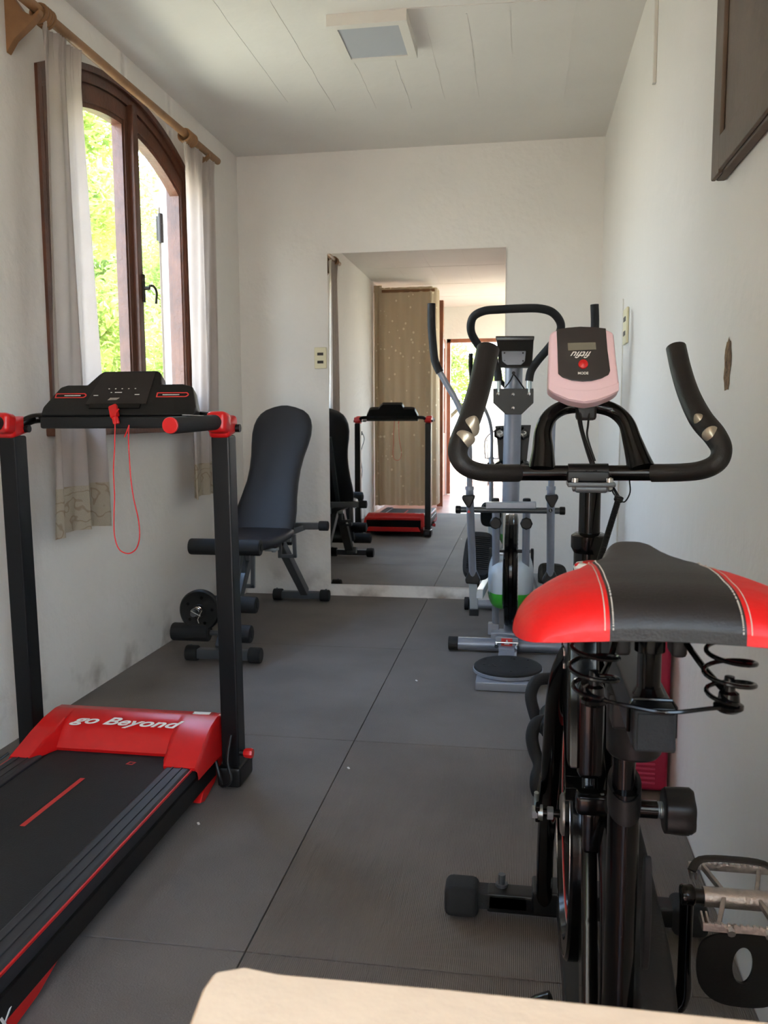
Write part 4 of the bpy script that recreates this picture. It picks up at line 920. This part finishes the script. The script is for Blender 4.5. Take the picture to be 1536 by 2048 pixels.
# cranks and pedals
CYk, CZk = 1.08, .275
def crank(s, up, parent):
    x = KC+s*(.10 if s > 0 else .10); top = CZk+up*.165
    bm = NB(); tube(bm, [(KC+s*.07, CYk, CZk), (x-.002*s, CYk, CZk+up*.02), (x, CYk, CZk+up*.08), (x, CYk, top)], [.013, .013, .0105, .011], 16, smooth=5, flat=.8); lathe(bm, (x-s*.008, CYk, top), (s, 0, 0), [(0, .012), (.003, .0135), (.014, .0135), (.017, .011)], 20); c_ = obj('crank_arm', bm, 'blackgl', parent)
    xp = x+s*.014; z = top
    bm = NB(); cyl(bm, (x, CYk, z), (xp+s*.008, CYk, z), .0095, 12); obj('pedal_spindle_nut', bm, 'black', c_)
    pt_ = Euler((radians(16), 0, 0)).to_matrix() if s > 0 else Euler((0, 0, 0)).to_matrix()
    def L(x_, y_, z_): return V((xp+s*x_, CYk, z))+pt_ @ V((0, y_, z_))
    bm = NB(); cyl(bm, L(.006, 0, 0), L(.098, 0, 0), .0125, 20)
    for yy in (-.050, .050):
        beam(bm, L(-.004, yy, .002), L(.104, yy, .002), .004, .010, bev=.0008)
        for k in range(14): beam(bm, L(.002+k*.0075, yy, .0075), L(.0055+k*.0075, yy, .0075), .004, .004, bev=.0004)
        for x_ in (-.003, .003): beam(bm, L(x_, yy, .002), L(x_, yy*.62, .002), .0025, .012, bev=.0004)
    for x0_, x1_ in ((.014, .030), (.086, .072)):
        for yy in (-1, 1): beam(bm, L(x0_, .050*yy, .002), L(x1_, .006*yy, .006), .0055, .008, bev=.0015)
    p_ = obj('pedal_cage', bm, 'alu', c_)
    bm = NB(); tube(bm, [L(-.004, .03, .012), L(.01, .045, .018), (L(.05, .047, .02)), L(.09, .045, .018), L(.104, .03, .012)], .006, 8, smooth=4, flat=.35); obj('pedal_strap', bm, 'foam', p_)
    bm = NB()
    o_pts, i_pts = [], []
    K = 40
    for k in range(K):
        a = 2*pi*k/K; ca, sa = cos(a), sin(a)
        yy = -.052-.014*(1-sa); wz = .056 if sa > 0 else .066
        o_pts.append(L(.052+.060*(abs(ca)**.75)*(1 if ca > 0 else -1), -.050-.004*(1-sa), -.052+(.050*(abs(sa)**.5) if sa > 0 else -.066*(abs(sa)**.9))))
        i_pts.append(L(.046+.012*ca, -.052-.004*(1-sa), -.048+.026*sa))
    ring_member(bm, o_pts, i_pts, (0, -.004, 0)); obj('toe_cage', bm, 'black', p_)
    bm = NB()
    for x_ in (.028, .072): cyl(bm, L(x_, -.052, .004), L(x_, -.060, .004), .005, 8)
    obj('toe_cage_bolt', bm, 'chrome', p_)
crank(1, 1, bk); crank(-1, -1, bk)
# saddle
SC = KC-.003
secs = [(.640, .070, .884, .899), (.645, .094, .878, .906), (.655, .108, .874, .913), (.672, .1185, .871, .919), (.70, .122, .885, .924), (.73, .120, .884, .926), (.76, .110, .884, .926), (.79, .090, .884, .925), (.82, .066, .878, .924), (.85, .048, .880, .924), (.88, .039, .880, .924), (.91, .034, .880, .924), (.935, .029, .881, .922), (.952, .021, .883, .916), (.960, .010, .888, .908)]
def sad(y):
    if y < .70:
        q = sqrt(max(0, 1-((.70-y)/.0601)**2)); return (.094+.028*q, .8915-.0055*q, .8930+.0310*q**.85)
    if y <= secs[0][0]: return secs[0][1:]
    for a, b in zip(secs, secs[1:]):
        if y <= b[0]:
            t_ = (y-a[0])/(b[0]-a[0]); t_ = t_*t_*(3-2*t_)*.5+t_*.5
            return tuple(a[i]+(b[i]-a[i])*t_ for i in (1, 2, 3))
    return secs[-1][1:]
def sadtop(y, x):
    w_, zb, zt = sad(y); q = min(abs(x)/w_, 1); return zb+.010*(q**2)*0+(zt-zb)*(max(0, 1-q**3.4))**.46-(.006*q*q if y < .8 else 0)
xs_u = []
bm = NB(); rows = []
ys = [.6402, .6408, .6418, .6432, .645, .648, .652, .657, .6635, .672]+[.674+.0103*k for k in range(1, 26)]+[.942, .948, .953, .957, .960]
for y in ys:
    w_, zb, zt = sad(y); rr = []
    for k in range(49):
        a = -1+2*k/48; x = w_*sin(a*pi/2); 
        rr.append(bm.verts.new((SC+x, y, sadtop(y, x))))
    lo = [bm.verts.new((SC+w_*.97*sin((1-2*k/48)*pi/2), y, zb-.002*cos((1-2*k/48)*pi/2)-(.006*(sin((1-2*k/48)*pi/2))**2 if y < .8 else 0))) for k in range(0, 49, 4)]
    rows.append(rr+lo)
for A_, B_ in zip(rows, rows[1:]):
    n_ = len(A_)
    for k in range(n_): bm.faces.new((A_[k], A_[(k+1) % n_], B_[(k+1) % n_], B_[k]))
bm.faces.new(rows[0]); bm.faces.new(rows[-1])
for x in (-.049, .049):
    bmesh.ops.bisect_plane(bm, geom=bm.verts[:]+bm.edges[:]+bm.faces[:], plane_co=(SC+x, 0, 0), plane_no=(1, 0, 0))
bmesh.ops.recalc_face_normals(bm, faces=bm.faces)
mall = bpy.data.meshes.new('s'); bm.to_mesh(mall); bm.free()
def piece(test, name, m, parent):
    b_ = NB(); b_.from_mesh(mall); dl = [f for f in b_.faces if not test(f.calc_center_median())]
    bmesh.ops.delete(b_, geom=dl, context='FACES'); return obj(name, b_, m, parent, 50, normals=False)
sd = piece(lambda c: abs(c.x-SC) < .049, 'saddle', 'foam', bk)
piece(lambda c: c.x-SC < -.049, 'red_side_panel', 'redv', sd); piece(lambda c: c.x-SC > .049, 'red_side_panel', 'redv', sd)
for s in (-1, 1):
    bm = NB()
    for dx, th_ in ((-.0025, .00055), (.0035, .0004)):
        x = s*(.049+dx); yy = .6402
        pts = []
        while yy < .835:
            w_, zb, zt = sad(yy)
            if abs(x) < w_*.99: pts.append(V((SC+x, yy, sadtop(yy, x)+.0004)))
            yy += .0028 if yy > .662 else (.0009 if yy > .647 else .00035)
        for i in range(0, len(pts)-1, 2 if dx < 0 else 1):
            tube(bm, [pts[i], pts[i+1]], th_, 6)
    obj('stitching', bm, 'thread', sd)
bm = NB(); box(bm, (SC, .775, .880), (.11, .14, .012), None, .004); beam(bm, (SC, .80, .878), (SC, .93, .878), .03, .012, bev=.004); obj('saddle_pan', bm, 'black', sd)
# saddle springs and wire
for sx in (-.056, .053):
    c_ = V((KC+sx, .715, 0)); bm = NB(); pts = []
    for k in range(76):
        a = 2*pi*k/26; rr = .0205*(1-.10*(abs(k-38)/38)); 
        if k > 62: rr *= 1-(k-62)/13*.55
        pts.append((c_.x+rr*cos(a), c_.y+rr*sin(a), .872-k*.00070))
    tube(bm, pts, .0020, 8); obj('saddle_spring', bm, 'blackgl', sd)
    bm = NB(); lathe(bm, (c_.x, c_.y, .812), (0, 0, 1), [(0, .008), (.003, .012), (.006, .012), (.008, .009), (.016, .008), (.018, .005), (.03, .004)], 18); obj('spring_bolt', bm, 'blackgl', sd)
bm = NB(); tube(bm, [(KC-.052, .71, .819), (KC-.035, .702, .818), (KC, .695, .8155), (KC+.035, .702, .818), (KC+.053, .712, .817)], .0019, 8, smooth=6)
tube(bm, [(KC+.056, .72, .822), (KC+.04, .755, .838), (KC+.028, .80, .855)], .0028, 8, smooth=5); tube(bm, [(KC-.056, .72, .822), (KC-.04, .755, .838), (KC-.028, .80, .855)], .0028, 8, smooth=5)
obj('saddle_rail', bm, 'blackgl', sd)
# handlebar
hb = [(976, 698, 1.60), (967, 740, 1.575), (955, 790, 1.54), (938, 842, 1.50), (920, 882, 1.47), (916, 910, 1.455), (930, 932, 1.45), (960, 944, 1.46), (1000, 946, 1.48), (1037, 946, 1.50)]
hr = [22.5, 22.5, 22.5, 22.5, 21, 19.5, 18.5, 18, 17.5, 17.5]
bm = NB(); tube(bm, [at(*p) for p in hb], [r*p[2]/FPX for r, p in zip(hr, hb)], 24, smooth=6); hl = obj('handlebar_grip', bm, 'foam', bk)
hb2 = [(1352, 695, 1.60), (1362, 740, 1.575), (1378, 790, 1.54), (1402, 838, 1.50), (1430, 872, 1.47), (1443, 900, 1.455), (1434, 925, 1.45), (1404, 940, 1.46), (1360, 945, 1.48), (1304, 946, 1.50)]
hr2 = [18.5, 19, 20, 22, 21.5, 19.5, 18.5, 18, 17.5, 17.5]
bm = NB(); tube(bm, [at(*p) for p in hb2], [r*p[2]/FPX for r, p in zip(hr2, hb2)], 24, smooth=6); hrr = obj('handlebar_grip', bm, 'foam', bk)
bm = NB(); cyl(bm, at(1030, 946, 1.50), at(1312, 946, 1.50), .0135, 22); obj('handlebar', bm, 'blackgl', bk)
def sensor(px, py, Y, ang, a_, b_, par, rp):
    rp += .0034; p = at(px, py, Y); d = (V((0, 0, H0))-p).normalized(); c_ = p+d*(rp-.0015)
    u = V((cos(ang), 0, sin(ang))); u = (u-d*u.dot(d)).normalized(); w_ = d.cross(u)
    bm = NB(); bmesh.ops.create_uvsphere(bm, u_segments=24, v_segments=16, radius=1)
    for v in bm.verts: q = v.co.copy(); v.co = c_+u*q.x*a_+w_*q.y*b_*(1-.35*q.x)+d*(q.z*.0042-.005*q.y*q.y)
    obj('pulse_sensor', bm, 'sensor', par)
sensor(942, 852, 1.495, radians(66), .019, .0165, hl, .0195); sensor(929, 880, 1.475, radians(66+180), .016, .0165, hl, .018)
sensor(1404, 845, 1.50, radians(128), .018, .0135, hrr, .0195); sensor(1424, 871, 1.475, radians(128+180), .015, .0135, hrr, .018)
# clamp
bm = NB(); cyl(bm, at(1136, 946, 1.50), at(1216, 946, 1.50), .0165, 24); box(bm, at(1176, 953, 1.485), (.07, .02, .018), None, .003); ckk = obj('bar_clamp', bm, 'post', bk)
q0 = at(1181, 970, 1.49); bm = NB(); box(bm, q0+V((0, 0, .002)), (.080, .05, .008), None, .002); box(bm, q0+V((0, .0, -.006)), (.055, .045, .012), None, .004); obj('clamp_plate', bm, 'silver2', ckk)
for dx in (-.027, .030): bm = NB(); lathe(bm, q0+V((dx, -.015, .005)), (0, 0, 1), [(0, .007), (.008, .007), (.010, .004)], 14); lathe(bm, q0+V((dx, -.015, -.010)), (0, 0, 1), [(0, .004), (.004, .006), (.008, .006)], 6); obj('clamp_bolt', bm, 'chrome', ckk)
# inner support loop
lp = [(1084, 938, 1.50), (1086, 900, 1.51), (1086, 865, 1.52), (1098, 835, 1.53), (1125, 816, 1.54), (1160, 811, 1.54), (1195, 812, 1.54), (1228, 822, 1.54), (1252, 845, 1.53), (1264, 880, 1.52), (1274, 912, 1.51), (1282, 938, 1.50)]
lr = [.024, .019, .0155, .014, .0135, .0135, .0135, .0135, .014, .0165, .020, .024]
bm = NB(); tube(bm, [at(*p) for p in lp], lr, 20, smooth=6, flat=.9); obj('console_support_loop', bm, 'blackgl', bk)
# console
CN = at(1168, 730, 1.49)
xd = V((1, .02, -.012)).normalized(); yd = V((0, .30, .954)); CMx = basis(CN, xd, yd); k_ = 1.49/FPX/.985
def cp(px, py, z=0): return CMx @ V(((px-1168)*k_, -(py-730)*k_*1.02, z))
out = [(1103, 668), (1110, 661), (1135, 657), (1160, 655.5), (1190, 657), (1212, 660), (1223, 666), (1228, 720), (1233, 765), (1233, 779), (1220, 789), (1195, 800), (1170, 805), (1140, 799), (1112, 786), (1101, 777), (1101, 750)]
bm = NB(); prism(bm, [cp(a_, b_) for a_, b_ in out], CMx.to_3x3() @ V((0, 0, -.032)), .005, 3); cb_ = obj('console', bm, 'pink', bk)
inn = [(1116, 660), (1135, 657), (1160, 655), (1190, 656.5), (1208, 659), (1211, 700), (1216, 742), (1213, 750), (1200, 757), (1182, 762), (1165, 763), (1145, 761), (1128, 755), (1120, 748), (1118, 700)]
bm = NB(); prism(bm, [cp(a_, b_, .0005) for a_, b_ in inn], CMx.to_3x3() @ V((0, 0, .0025)), .001); pf = obj('console_face', bm, 'panel', cb_)
low = [(1103, 765), (1120, 773), (1145, 779), (1170, 781), (1200, 777), (1222, 769), (1232, 764), (1232, 780), (1215, 789), (1192, 798), (1168, 802), (1140, 797), (1112, 785), (1103, 778)]
bm = NB(); prism(bm, [cp(a_, b_, .0003) for a_, b_ in low], CMx.to_3x3() @ V((0, 0, .0018)), .0008); obj('lower_lip', bm, 'pink', cb_)
bm = NB(); prism(bm, [cp(a_, b_, .0030) for a_, b_ in ((1137, 688), (1189, 687), (1190, 701), (1138, 703))], CMx.to_3x3() @ V((0, 0, .0008))); obj('lcd_screen', bm, 'lcd', pf)
bm = NB(); lathe(bm, cp(1166, 730, .0028), CMx.to_3x3() @ V((0, 0, 1)), [(0, .0082), (.003, .0078), (.0045, .005), (.005, 0)], 28); obj('mode_button', bm, 'red', pf)
text_mesh('button_lettering', 'MODE', .0062, Matrix.Translation(cp(1166, 747.5, .0032)-cp(1168, 730)) @ CMx, 'white', pf, bold=.0001, depth=.0002)
text_mesh('console_lettering', 'fitfiu', .0165, Matrix.Translation(cp(1164, 710.5, .0032)-cp(1168, 730)) @ CMx @ Matrix.Rotation(pi, 4, 'Z') @ Matrix.Scale(1.1, 4, (1, 0, 0)), 'white', pf, .55, bold=.0002, depth=.0002)
bm = NB(); box(bm, at(1172, 812, 1.52), (.035, .03, .05), None, .006); obj('console_mount', bm, 'black', bk)
# cables
bm = NB(); tube(bm, [at(1160, 815, 1.51), at(1163, 850, 1.50), at(1174, 890, 1.49), at(1188, 928, 1.49)], .0022, 8, smooth=6); tube(bm, [at(1155, 812, 1.51), at(1158, 845, 1.50), at(1170, 890, 1.49), at(1182, 928, 1.49)], .0022, 8, smooth=6); tube(bm, [at(1180, 812, 1.51), at(1176, 850, 1.50), at(1175, 875, 1.485), at(1190, 922, 1.485)], .0018, 8, smooth=6)
tube(bm, [at(1214, 955, 1.50), at(1226, 975, 1.48), at(1240, 998, 1.47)], .0024, 8, smooth=5); tube(bm, [at(1259, 962, 1.50), at(1260, 985, 1.48), at(1250, 1003, 1.47), at(1240, 1000, 1.47), at(1226, 985, 1.47), at(1224, 968, 1.48)], .0013, 6, smooth=5)
obj('console_cable', bm, 'black', bk)
bm = NB(); a_, b_ = at(1238, 995, 1.47), at(1199, 1122, 1.42); pts = []; n_ = (b_-a_).normalized(); u_ = n_.cross(V((0, 1, 0))).normalized(); w_ = n_.cross(u_)
for k in range(400): t_ = k/399; pts.append(a_.lerp(b_, t_)+(u_*cos(k*2*pi/10)+w_*sin(k*2*pi/10))*.0042*(1+(.6 if t_ < .06 else 0)))
tube(bm, pts, .0014, 5); obj('coiled_cable', bm, 'black', bk)

# ================================================================== things on the floor beyond the bike
st = thing('aerobic_step', 'crimson ribbed plastic step standing on end against the right wall', 'step platform', (.33, 2.42, 0))
bm = NB(); box(bm, (.335, 2.44, .25), (.17, .14, .49), None, .012, 3); obj('step_body', bm, 'magenta', st)
bm = NB()
for k in range(32): box(bm, (.322, 2.3685, .03+k*.0138), (.125, .006, .007), None, .002)
obj('ribbed_face', bm, 'magenta2', st)
ab = thing('foam_grip_exerciser', 'black foam-covered curled bars of a floor exerciser left of the bike', 'exercise bar', (.05, 2.45, 0))
def fb(pp, name='foam_bar', r=.0185):
    bm = NB(); tube(bm, [at(*p) for p in pp], r, 16, smooth=6); obj(name, bm, 'foam2', ab)
fb([(1135, 1356, 2.62), (1098, 1357, 2.62), (1074, 1362, 2.60), (1062, 1388, 2.58), (1067, 1420, 2.56), (1080, 1450, 2.54), (1110, 1470, 2.52), (1140, 1480, 2.5)])
fb([(1135, 1440, 2.42), (1096, 1441, 2.42), (1073, 1447, 2.40), (1064, 1472, 2.38), (1069, 1502, 2.36), (1079, 1530, 2.34), (1073, 1556, 2.32), (1075, 1582, 2.31), (1092, 1600, 2.3), (1120, 1604, 2.3)])
bm = NB(); box(bm, (.14, 2.47, .10), (.10, .36, .10), None, .02, 3); cyl(bm, (.10, 2.5, .17), (.10, 2.36, .17), .035, 24, .006); cyl(bm, (.10, 2.30, .055), (.17, 2.30, .055), .05, 30, .006); obj('exerciser_body', bm, 'black', ab)
bm = NB(); rc_ = at(1136, 1388, 2.45); cyl(bm, rc_+V((-.03, 0, 0)), rc_+V((.03, 0, 0)), .014, 18, .003); obj('red_roller_cap', bm, 'red', ab)
bm = NB(); cyl(bm, V((.115, 2.44, .16)), V((rc_.x+.02, rc_.y, rc_.z)), .012, 14); obj('cap_arm', bm, 'black', ab)
bm = NB(); cr = at(1112, 1572, 2.26); lathe(bm, V((cr.x, 2.30, .06)), (1, 0, 0), [(0, .040), (.004, .042), (.006, .040)], 36); obj('chrome_ring', bm, 'chrome', ab)

# small debris
for (a_, b_), lab in zip(((833, 1361), (697, 1536), (397, 1647)), ('tiny white scrap on the mat left of the twist disc', 'tiny pale crumb on the mat right of the treadmill knob', 'tiny pale crumb on the mat in the treadmill shadow')):
    d = FA+RA*((a_-768)/FPX)-UA*((b_-1024)/FPX); p = V((0, 0, H0))+d*((.002-H0)/d.z)
    bm = NB(); box(bm, p, (.006, .012, .003), Euler((0, 0, .6)), .001); tag(obj('paper_scrap', bm, 'white'), lab, 'debris')

# ================================================================== TABLE at the camera
tb = thing('side_table', 'cream painted table in the foreground, its top lit by sunlight', 'table', (.14, .2, 0))
bm = NB(); ZT = .74
e = [at(0, 0, 1)]*0
def atz(px, py, z):
    d = FA+RA*((px-768)/FPX)-UA*((py-1024)/FPX); return V((0, 0, H0))+d*((z-H0)/d.z)
c0, c1_, c2_, c3_, c4_ = atz(372, 2060, ZT), atz(404, 1975, ZT), atz(428, 1941, ZT), atz(490, 1930, ZT), atz(560, 1944, ZT)
c5_ = atz(900, 1975, ZT); c6_ = atz(1536, 2040, ZT)
top = [V((-.172, .0, ZT)), c0, c1_, c2_, c3_, c4_, c5_, c6_, V((.36, c6_.y+.01, ZT)), V((.38, .0, ZT))]
for v in top: v.z = ZT
prism(bm, [v-V((0, 0, .03)) for v in top], (0, 0, .03), .003, 3)
obj('table_top', bm, 'cream', tb)
for x in (-.14, .34):
    for y in (.04, .37):
        bm = NB(); box(bm, (x, y, .349), (.04, .04, .722), None, .003); obj('leg', bm, 'cream', tb)
bm = NB()
for a_, b_ in (((-.14, .04), (.34, .04)), ((-.14, .37), (.34, .37)), ((-.14, .04), (-.14, .37)), ((.34, .04), (.34, .37))): beam(bm, (a_[0], a_[1], .67), (b_[0], b_[1], .67), .02, .08, bev=.002)
obj('apron', bm, 'cream', tb)

# ================================================================== seen in the mirror: closet curtain, door
def zig(bm, path, z0, z1, folds, amp, ph=0, nu=220, nv=30, thick=.002):
    P_ = [V((a, b, 0)) for a, b in path]; Ls = [0]
    for a, b in zip(P_, P_[1:]): Ls.append(Ls[-1]+(b-a).length)
    uvl = bm.loops.layers.uv.new('UVMap'); g_ = []
    for j in range(nv+1):
        row = []
        for i in range(nu+1):
            s = Ls[-1]*i/nu; k = max(q for q in range(len(Ls)-1) if Ls[q] <= s+1e-9); t_ = (s-Ls[k])/(Ls[k+1]-Ls[k])
            p = P_[k].lerp(P_[k+1], t_); d = (P_[k+1]-P_[k]).normalized(); n_ = V((-d.y, d.x, 0)); v = j/nv
            f = sin(folds*2*pi*i/nu+ph+.6*sin(2.5*v))*(.45+.55*v)
            co = p+n_*amp*f; co.z = z0+(z1-z0)*(1-v)
            row.append((bm.verts.new(co), (s*1.25, co.z)))
        g_.append(row)
    for j in range(nv):
        for i in range(nu):
            q = (g_[j][i], g_[j][i+1], g_[j+1][i+1], g_[j+1][i]); f = bm.faces.new([a[0] for a in q])
            for l, a in zip(f.loops, q): l[uvl].uv = a[1]
cc_ = thing('closet_curtain', 'beige dotted curtain closing off a corner behind the treadmill, seen in the mirror', 'curtain', (-1.3, .2, 0))
bm = NB(); zig(bm, [(-1.60, .24), (-1.45, .23), (-1.0, .24), (-.95, .12), (-.95, -.18)], .065, 2.50, 9, .022); obj('curtain_panel', bm, 'dots', cc_, 80)
bm = NB(); zig(bm, [(XL+.01, .27), (-1.55, .27)], .065, 2.52, 1.5, .02, 1); obj('curtain_panel', bm, 'dots', cc_, 80)
bm = NB(); cyl(bm, (XL+.002, .235, 2.46), (-.96, .235, 2.46), .016); tag(obj('closet_rod', bm, 'woodrod'), 'reddish wooden rod carrying the dotted curtain, seen in the mirror', 'curtain rod')
bm = NB(); quadbox(bm, -.985, -.915, -.40, -.30, 0, 2.42); tag(obj('wooden_post', bm, 'woodred'), 'upright brown wooden post at the edge of the dotted curtain, seen in the mirror', 'post')
# door leaf standing open into the room
dl = bpy.data.objects.new('door_1', None); COL.objects.link(dl); dl.location = (DX0-.03, YB, 0); dl['_w'] = (DX0-.03, YB, 0); dl['kind'] = 'structure'
X = DX0-.035
bm = NB(); quadbox(bm, X-.02, X+.02, YB+.02, YB+.12, 0, DZ-.02); quadbox(bm, X-.02, X+.02, YB+.80, YB+.90, 0, DZ-.02); quadbox(bm, X-.02, X+.02, YB+.12, YB+.80, DZ-.14, DZ-.02); quadbox(bm, X-.02, X+.02, YB+.12, YB+.80, 0, .85)
for z in (1.15, 1.47, 1.78): quadbox(bm, X-.012, X+.012, YB+.12, YB+.80, z, z+.03)
quadbox(bm, X-.012, X+.012, YB+.445, YB+.475, .85, DZ-.14)
obj('door_leaf', bm, 'woodred', dl)
bm = NB(); quadbox(bm, X-.002, X+.002, YB+.12, YB+.80, .85, DZ-.14); obj('door_glass', bm, 'glass', dl)
bm = NB(); quadbox(bm, DX0, DX0+.05, YB-.12, YB-.01, 0, DZ); quadbox(bm, DX1-.05, DX1, YB-.12, YB-.01, 0, DZ); quadbox(bm, DX0, DX1, YB-.12, YB-.01, DZ-.05, DZ)
o = obj('trim_1', bm, 'woodred'); o['kind'] = 'structure'
# window added out of view beside the camera, to brighten the room
o = NB(); YA, YBm = WY0, WY1
for y0_, y1_, z0_, z1_ in ((YA, YA+.05, WZ0, WZ1), (YBm-.05, YBm, WZ0, WZ1), (YA, YBm, WZ0, WZ0+.05), (YA, YBm, WZ1-.05, WZ1)): quadbox(o, XR+.05, XR+.10, y0_, y1_, z0_, z1_)
w2 = struct('added_window', o, 'wood'); bm = NB(); quadbox(bm, XR+.07, XR+.074, YA+.05, YBm-.05, WZ0+.05, WZ1-.05); obj('glass_pane', bm, 'glass', w2)

# ================================================================== OUTSIDE
bm = NB(); quadbox(bm, -40, 40, -40, 60, -.35, -.15); 
go = obj('garden_ground', bm, 'grass'); go['kind'] = 'structure'
bm = NB(); quadbox(bm, XL-.1, XR+1.8, YB-2.6, YB-.2, -.14, -.02); tag(obj('terrace_floor', bm, 'terra'), 'sunlit terracotta terrace outside the open door, seen in the mirror', 'terrace'); 
bpy.data.objects['terrace_floor']['kind'] = 'structure'
bm = NB(); quadbox(bm, -1.9, 1.6, YB-2.9, YB-2.6, -.14, .42); tag(obj('garden_wall', bm, 'stone'), 'low pale garden wall beyond the terrace, seen in the mirror', 'garden wall')
bm = NB(); quadbox(bm, -.95, 3.0, YB-5.2, YB-4.8, -.15, 1.75); tag(obj('boundary_wall', bm, 'stone'), 'white sunlit boundary wall outside the open door, seen in the mirror', 'wall')
ch = thing('iron_chair', 'dark iron garden chair on the terrace, seen in the mirror through the door', 'chair', (-.35, YB-1.9, -.02))
bm = NB(); cx_, cy_ = -.35, YB-1.9
for a_ in range(-2, 3): tube(bm, [(cx_+a_*.08, cy_+.2, .42), (cx_+a_*.09, cy_+.24, .8-.02*a_*a_)], .008, 8)
tube(bm, [(cx_-.2, cy_+.2, .42), (cx_-.2, cy_+.24, .72), (cx_, cy_+.25, .86), (cx_+.2, cy_+.24, .72), (cx_+.2, cy_+.2, .42)], .012, 10, smooth=6); obj('chair_back', bm, 'darkmetal', ch)
bm = NB(); cyl(bm, (cx_, cy_, .40), (cx_, cy_, .42), .22, 28, .004); obj('chair_seat', bm, 'darkmetal', ch)
for dx in (-.16, .16):
    for dy in (-.16, .16): bm = NB(); cyl(bm, (cx_+dx, cy_+dy, -.02), (cx_+dx*.9, cy_+dy*.9, .40), .011, 10); obj('leg', bm, 'darkmetal', ch)

def tree(label, x, y, zt, blobs, nleaf, m, lsz=.09, trunk=True, name='garden_tree', seed=1, grp='trees seen through the arched window'):
    rnd = random.Random(seed); th = thing(name, label, 'tree' if name == 'garden_tree' else 'shrub', (x, y, -.15), grp)
    bm = NB()
    if trunk:
        tube(bm, [(x, y, -.16), (x+.05, y, zt*.3), (x-.03, y+.05, zt*.6), (x, y, zt*.85)], [.12, .10, .07, .03], 10, smooth=4)
    for bx, by, bz, br in blobs:
        tube(bm, [(x, y, max(.1, bz*.45)), (x+bx*.5, y+by*.5, bz*.75), (x+bx, y+by, bz)], [.045, .03, .012], 6, smooth=4)
    obj('trunk', bm, 'bark', th)
    vs, fs = [], []
    tot = sum(b[3]**2 for b in blobs)
    for bx, by, bz, br in blobs:
        for _ in range(int(nleaf*br*br/tot)):
            d = V((rnd.gauss(0, 1), rnd.gauss(0, 1), rnd.gauss(0, 1))).normalized()*br*(rnd.random()**.45)
            c_ = V((x+bx, y+by, bz))+V((d.x, d.y, d.z*.75))
            u = V((rnd.gauss(0, 1), rnd.gauss(0, 1), rnd.gauss(0, .6))).normalized(); w_ = u.cross(V((rnd.gauss(0, 1), rnd.gauss(0, 1), rnd.gauss(0, 1)))).normalized()
            s = lsz*rnd.uniform(.6, 1.3); k = len(vs)
            up = u.cross(w_)*s*.12
            vs += [c_-u*s*.5, c_+w_*s*.17+up, c_+u*s*.5, c_-w_*s*.17+up]; fs.append((k, k+1, k+2, k+3))
    me = bpy.data.meshes.new('foliage'); me.from_pydata([tuple(v-V((x, y, -.15))) for v in vs], [], fs); me.materials.append(M[m])
    fo = bpy.data.objects.new('foliage', me); COL.objects.link(fo); fo.parent = th; fo['_w'] = (x, y, -.15)
rb = random.Random(3)
def blobs(n, sp, z0, z1, r0, r1, seed):
    q = random.Random(seed); return [(q.uniform(-sp, sp), q.uniform(-sp, sp), q.uniform(z0, z1), q.uniform(r0, r1)) for _ in range(n)]
tree('leafy tree filling the left pane of the arched window', -4.6, 7.2, 3.4, blobs(13, 1.15, 1.0, 4.0, .5, .85, 1), 26000, 'leaf2', .11, seed=1)
tree('leafy tree behind, seen through the upper panes of the arched window', -8.6, 14.2, 4.6, blobs(14, 1.9, 1.2, 5.2, .6, 1.0, 2), 22000, 'leaf', .15, seed=2)
tree('leafy tree seen through the right pane of the arched window', -4.6, 11.0, 3.8, blobs(12, 1.0, 1.3, 3.9, .45, .8, 5), 18000, 'leaf', .12, seed=3)
tree('low sunlit bush below the left pane of the arched window', -4.3, 6.6, 1.0, blobs(7, .7, .1, .9, .35, .55, 4), 9000, 'leaf2', .09, name='garden_bush', seed=4)
tree('green bush beyond the garden wall, seen in the mirror through the door', -2.1, YB-4.2, 1.2, blobs(8, .5, .2, 1.5, .35, .55, 6), 12000, 'leaf2', .09, name='garden_bush', seed=6, grp='plants outside the door')
tree('tall green tree beyond the boundary wall, seen in the mirror through the door', -1.9, YB-7.8, 3.0, blobs(12, 1.3, 1.4, 3.6, .6, .9, 8), 16000, 'leaf', .13, seed=8, grp='plants outside the door')

# ================================================================== LIGHT
w = bpy.data.worlds.new('World'); sc.world = w; w.use_nodes = True; nt = w.node_tree; bg = nt.nodes['Background']
tc = nt.nodes.new('ShaderNodeTexCoord'); sp = nt.nodes.new('ShaderNodeSeparateXYZ'); nt.links.new(tc.outputs['Generated'], sp.inputs[0])
ra = nt.nodes.new('ShaderNodeValToRGB'); nt.links.new(sp.outputs['Z'], ra.inputs['Fac'])
ra.color_ramp.elements[0].position = 0; ra.color_ramp.elements[0].color = (1.0, .98, .93, 1)
ra.color_ramp.elements[1].position = .7; ra.color_ramp.elements[1].color = (.42, .62, 1.0, 1)
e_ = ra.color_ramp.elements.new(.18); e_.color = (.70, .85, 1, 1)
nt.links.new(ra.outputs[0], bg.inputs['Color']); bg.inputs['Strength'].default_value = 3.2
sl = bpy.data.lights.new('sun', 'SUN'); sl.energy = 6; sl.angle = radians(.6); sl.color = (1, .95, .88)
so = bpy.data.objects.new('sun', sl); COL.objects.link(so); so.rotation_euler = V((.35, .35, .87)).to_track_quat('Z', 'Y').to_euler()
sc.view_settings.view_transform = 'Standard'; sc.view_settings.look = 'None'; sc.view_settings.gamma = 1
sc.view_settings.exposure = 2.5
for o in bpy.data.objects:
    if '_w' in o.keys(): del o['_w']
for m in bpy.data.materials:
    if '_' in m.keys(): del m['_']
